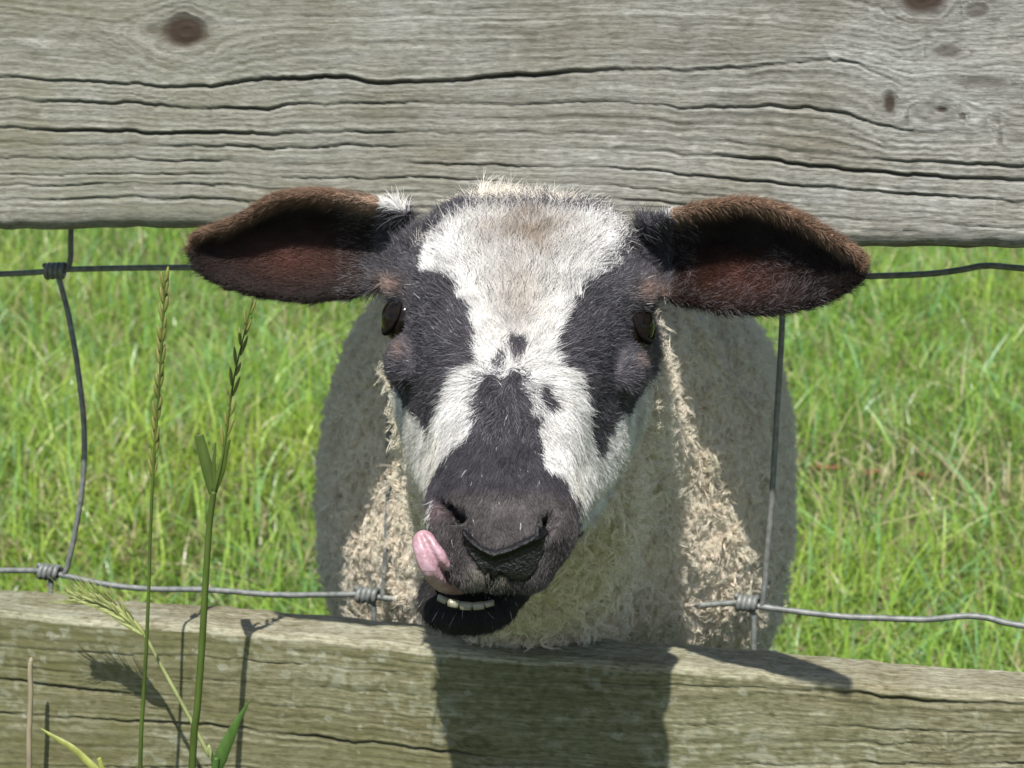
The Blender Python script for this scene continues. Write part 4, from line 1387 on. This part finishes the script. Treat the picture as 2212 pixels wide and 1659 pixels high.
# ------------------------------------------------------------------ tall stalks on the near side
def ribbon(path, width, up_fold=0.25, side=None):
    """a folded leaf blade: two strips with a sunken midrib"""
    path = np.asarray(path, float)
    n = len(path)
    tan = np.gradient(path, axis=0)
    tan /= np.linalg.norm(tan, axis=1)[:, None]
    sd_ = np.cross(tan, -F if side is None else side)
    sd_ /= np.linalg.norm(sd_, axis=1)[:, None]
    nr = np.cross(sd_, tan)
    w_ = np.asarray(width)[:, None]
    v = np.stack([path - sd_ * w_, path - nr * w_ * up_fold, path + sd_ * w_], 1)
    th_ = 0.0002
    vb = v - nr[:, None, :] * th_
    vv = np.concatenate([v, vb[:, ::-1]], 1).reshape(-1, 3)
    f = [tuple(int(i) for i in q) for q in grid_faces(n, 6, True)] + [tuple(range(6))[::-1], tuple(range((n - 1) * 6, n * 6))]
    return vv, f
def lerp_path(px, Y, n, to_ground=True):
    """pixels + distance from the fence face -> smooth path, continued down to the ground"""
    pts = [PY(a, b, y_) for (a, b), y_ in zip(px, Y if hasattr(Y, '__len__') else [Y] * len(px))]
    if to_ground:
        last, prev = pts[-1], pts[-2]
        d = (last - prev) / np.linalg.norm(last - prev)
        gz = 0.0
        k = (last[2] - gz) / 3
        for i in (1, 2, 3):
            pts.append(np.array([last[0] + d[0] * k * i * 0.6, last[1] + 0.0, last[2] - k * i]))
    return catmull(pts, n)
def spikelet_mb(mb, base, dirn, ln, wd, sides=6):
    dirn = dirn / np.linalg.norm(dirn)
    t_ = np.linspace(0, 1, 7)
    p_ = base + np.outer(t_, dirn) * ln
    mb.tube(p_, wd * np.sin(np.clip(t_ * 0.93 + 0.05, 0, 1) * math.pi) ** 0.75 + 0.00008, sides)

# 1: slender couch-grass spike
SY = -0.045
st = empty('grass_stalk', tuple(lerp_path([(355, 640), (305, 1659)], SY, 10)[-1]))
def kid(o, root):
    o.parent = root
    o.matrix_parent_inverse = Matrix.Translation(-Vector(root.location))
    return o
def stem(root, px, Y, r0, r1, mat, name='stem', n=70, ground=True):
    p_ = lerp_path(px, Y, n, ground)
    rad_ = np.linspace(r0, r1, n)
    v, f = tube(p_, rad_, 8)
    return kid(mesh_obj(name, v, f, mat), root), p_
tag(st, 'slim green grass stalk with a long narrow seed spike, left of the forked stalk', 'grass stalk')
s1_px = [(357, 600), (352, 700), (343, 850), (332, 1000), (325, 1150), (321, 1280), (316, 1400), (309, 1520), (303, 1659)]
_, p1 = stem(st, s1_px, SY, 0.00045, 0.00115, M['stalk'])
for k in range(26):
    a, b = 357 - 0.5 * k * 1.05, 610 + k * 17
    i = np.argmin(np.abs(project(p1)[1] - b))
    mb = MB()
    sg = -1 if k % 2 else 1
    dirn = UP * 1.0 + RT * 0.16 * sg + F * rng.uniform(-0.15, 0.1)
    spikelet_mb(mb, p1[i] + RT * 0.0004 * sg, dirn, rng.uniform(0.0065, 0.009), rng.uniform(0.0008, 0.0012))
    kid(mb.build('spikelet', M['spikelet_green']), st)

# 2: leafy stalk with a node and cut leaf
SY2 = -0.055
st2 = empty('grass_stalk', tuple(lerp_path([(470, 1000), (415, 1659)], SY2, 10)[-1]))
tag(st2, 'thick green grass stalk with a short cut leaf forking at its node', 'grass stalk')
stem(st2, [(462, 1062), (452, 1140), (444, 1260), (436, 1400), (426, 1530), (415, 1659)], SY2, 0.0013, 0.0018, M['stalk'])
stem(st2, [(548, 640), (528, 720), (505, 820), (490, 930), (476, 1010), (462, 1065)], SY2, 0.0002, 0.0007, M['stalk'], 'upper_stem', 40, False)
def leaf_part(root, px, Y, wmax, mat, name='leaf', tipw=0.05, shape=None):
    p_ = lerp_path(px, Y, 26, False)
    t_ = np.linspace(0, 1, 26)
    w_ = wmax * (np.interp(t_, *shape) if shape else np.sin(np.clip(0.12 + t_ * 0.86, 0, 1) * math.pi) ** 0.7)
    v, f = ribbon(p_, w_ + 0.0001)
    return kid(mesh_obj(name, v, f, mat), root)
leaf_part(st2, [(461, 1066), (450, 1020), (438, 975), (429, 940)], SY2, 0.0025, M['stalk'], shape=([0, 0.3, 1], [0.7, 1, 0.8]))
leaf_part(st2, [(463, 1060), (478, 1015), (488, 975), (497, 950)], SY2, 0.0017, M['stalk'], shape=([0, 0.3, 1], [0.7, 1, 0.15]))
leaf_part(st2, [(463, 1050), (462, 1000), (466, 955)], SY2, 0.0010, M['stalk'], shape=([0, 0.3, 1], [0.7, 1, 0.15]))
for k in range(14):
    b = 680 + k * 22
    a = np.interp(b, [640, 720, 820, 930, 1010], [548, 528, 505, 490, 476])
    mb = MB()
    sg = -1 if k % 2 else 1
    spikelet_mb(mb, PY(a, b, SY2) + RT * 0.0005 * sg, UP + RT * 0.22 * sg + RT * 0.15, rng.uniform(0.006, 0.010), 0.00075)
    kid(mb.build('spikelet', M['spikelet_green']), st2)

# 3: drooping barley-like ear on a pale stem
SY3 = -0.030
st3 = empty('wild_barley', tuple(lerp_path([(420, 1560), (465, 1659)], SY3, 10)[-1]))
tag(st3, 'pale wild barley ear drooping left over the edge of the lower board', 'wild barley')
stem(st3, [(313, 1372), (328, 1400), (352, 1445), (385, 1505), (420, 1570), (450, 1630), (466, 1665)], SY3, 0.0007, 0.0012, M['stalk_pale'])
ax = catmull([PY(a, b, SY3) for a, b in [(314, 1374), (285, 1347), (255, 1325), (220, 1306), (172, 1294)]], 30)
for k in range(30):
    t_ = ax[k]
    tan = ax[min(k + 1, 29)] - ax[max(k - 1, 0)]
    tan /= np.linalg.norm(tan)
    for sg in (-1, 0, 1):
        mb = MB()
        dirn = tan + UP * 0.36 * sg + F * rng.uniform(-0.35, 0.2) + UP * 0.06
        ln_ = rng.uniform(0.008, 0.011) * (1.0 if k < 22 else 0.7)
        spikelet_mb(mb, t_, dirn, ln_, 0.00085, 5)
        aw = dirn / np.linalg.norm(dirn)
        aw2 = aw + UP * rng.uniform(-0.05, 0.15)
        mb.tube(np.array([t_ + aw * ln_ * 0.9, t_ + aw * ln_ + aw2 * 0.005, t_ + aw * ln_ + aw2 * 0.010 + UP * 0.0005]), [0.00018, 0.00013, 0.00006], 4)
        kid(mb.build('spikelet', M['spikelet']), st3)

# 4: broad fresh leaf at the foot of the picture
SY4 = -0.040
b4 = lerp_path([(505, 1570), (468, 1665)], SY4, 10)
st4 = empty('grass_leaf', tuple(b4[-1]))
tag(st4, 'single broad green grass blade pointing up right of the tall stalks', 'grass blade')
leaf_part(st4, [(464, 1672), (475, 1640), (492, 1602), (512, 1560), (540, 1512)], SY4, 0.0030, M['leaf'], 'leaf', shape=([0, 0.25, 0.6, 1], [0.55, 1, 0.75, 0.03]))
stem(st4, [(466, 1664), (460, 1690)], SY4, 0.0014, 0.0016, M['leaf'])
# 5: dry stalk at the left
SY5 = -0.02
st5 = empty('dry_stalk', tuple(lerp_path([(65, 1430), (62, 1659)], SY5, 10)[-1]))
tag(st5, 'short dead straw stalk with a broken tip at the left edge', 'grass stalk')
stem(st5, [(66, 1432), (65, 1450), (66, 1500), (64, 1560), (63, 1660)], SY5, 0.0011, 0.0015, M['straw'])
mb = MB()
spikelet_mb(mb, PY(66, 1436, SY5), UP + RT * 0.1, 0.0035, 0.0010)
kid(mb.build('broken_tip', M['straw']), st5)
# 6: yellowing leaf low left
SY6 = -0.045
st6 = empty('grass_leaf', tuple(lerp_path([(170, 1630), (215, 1665)], SY6, 10)[-1]))
tag(st6, 'narrow yellowing grass blade slanting down right in the lower left corner', 'grass blade')
leaf_part(st6, [(222, 1672), (200, 1655), (160, 1618), (122, 1595), (88, 1574)], SY6, 0.0015, M['leaf_yellow'], 'leaf', shape=([0, 0.3, 0.7, 1], [0.9, 1, 0.7, 0.1]))
stem(st6, [(220, 1669), (232, 1690)], SY6, 0.0010, 0.0012, M['leaf_yellow'])
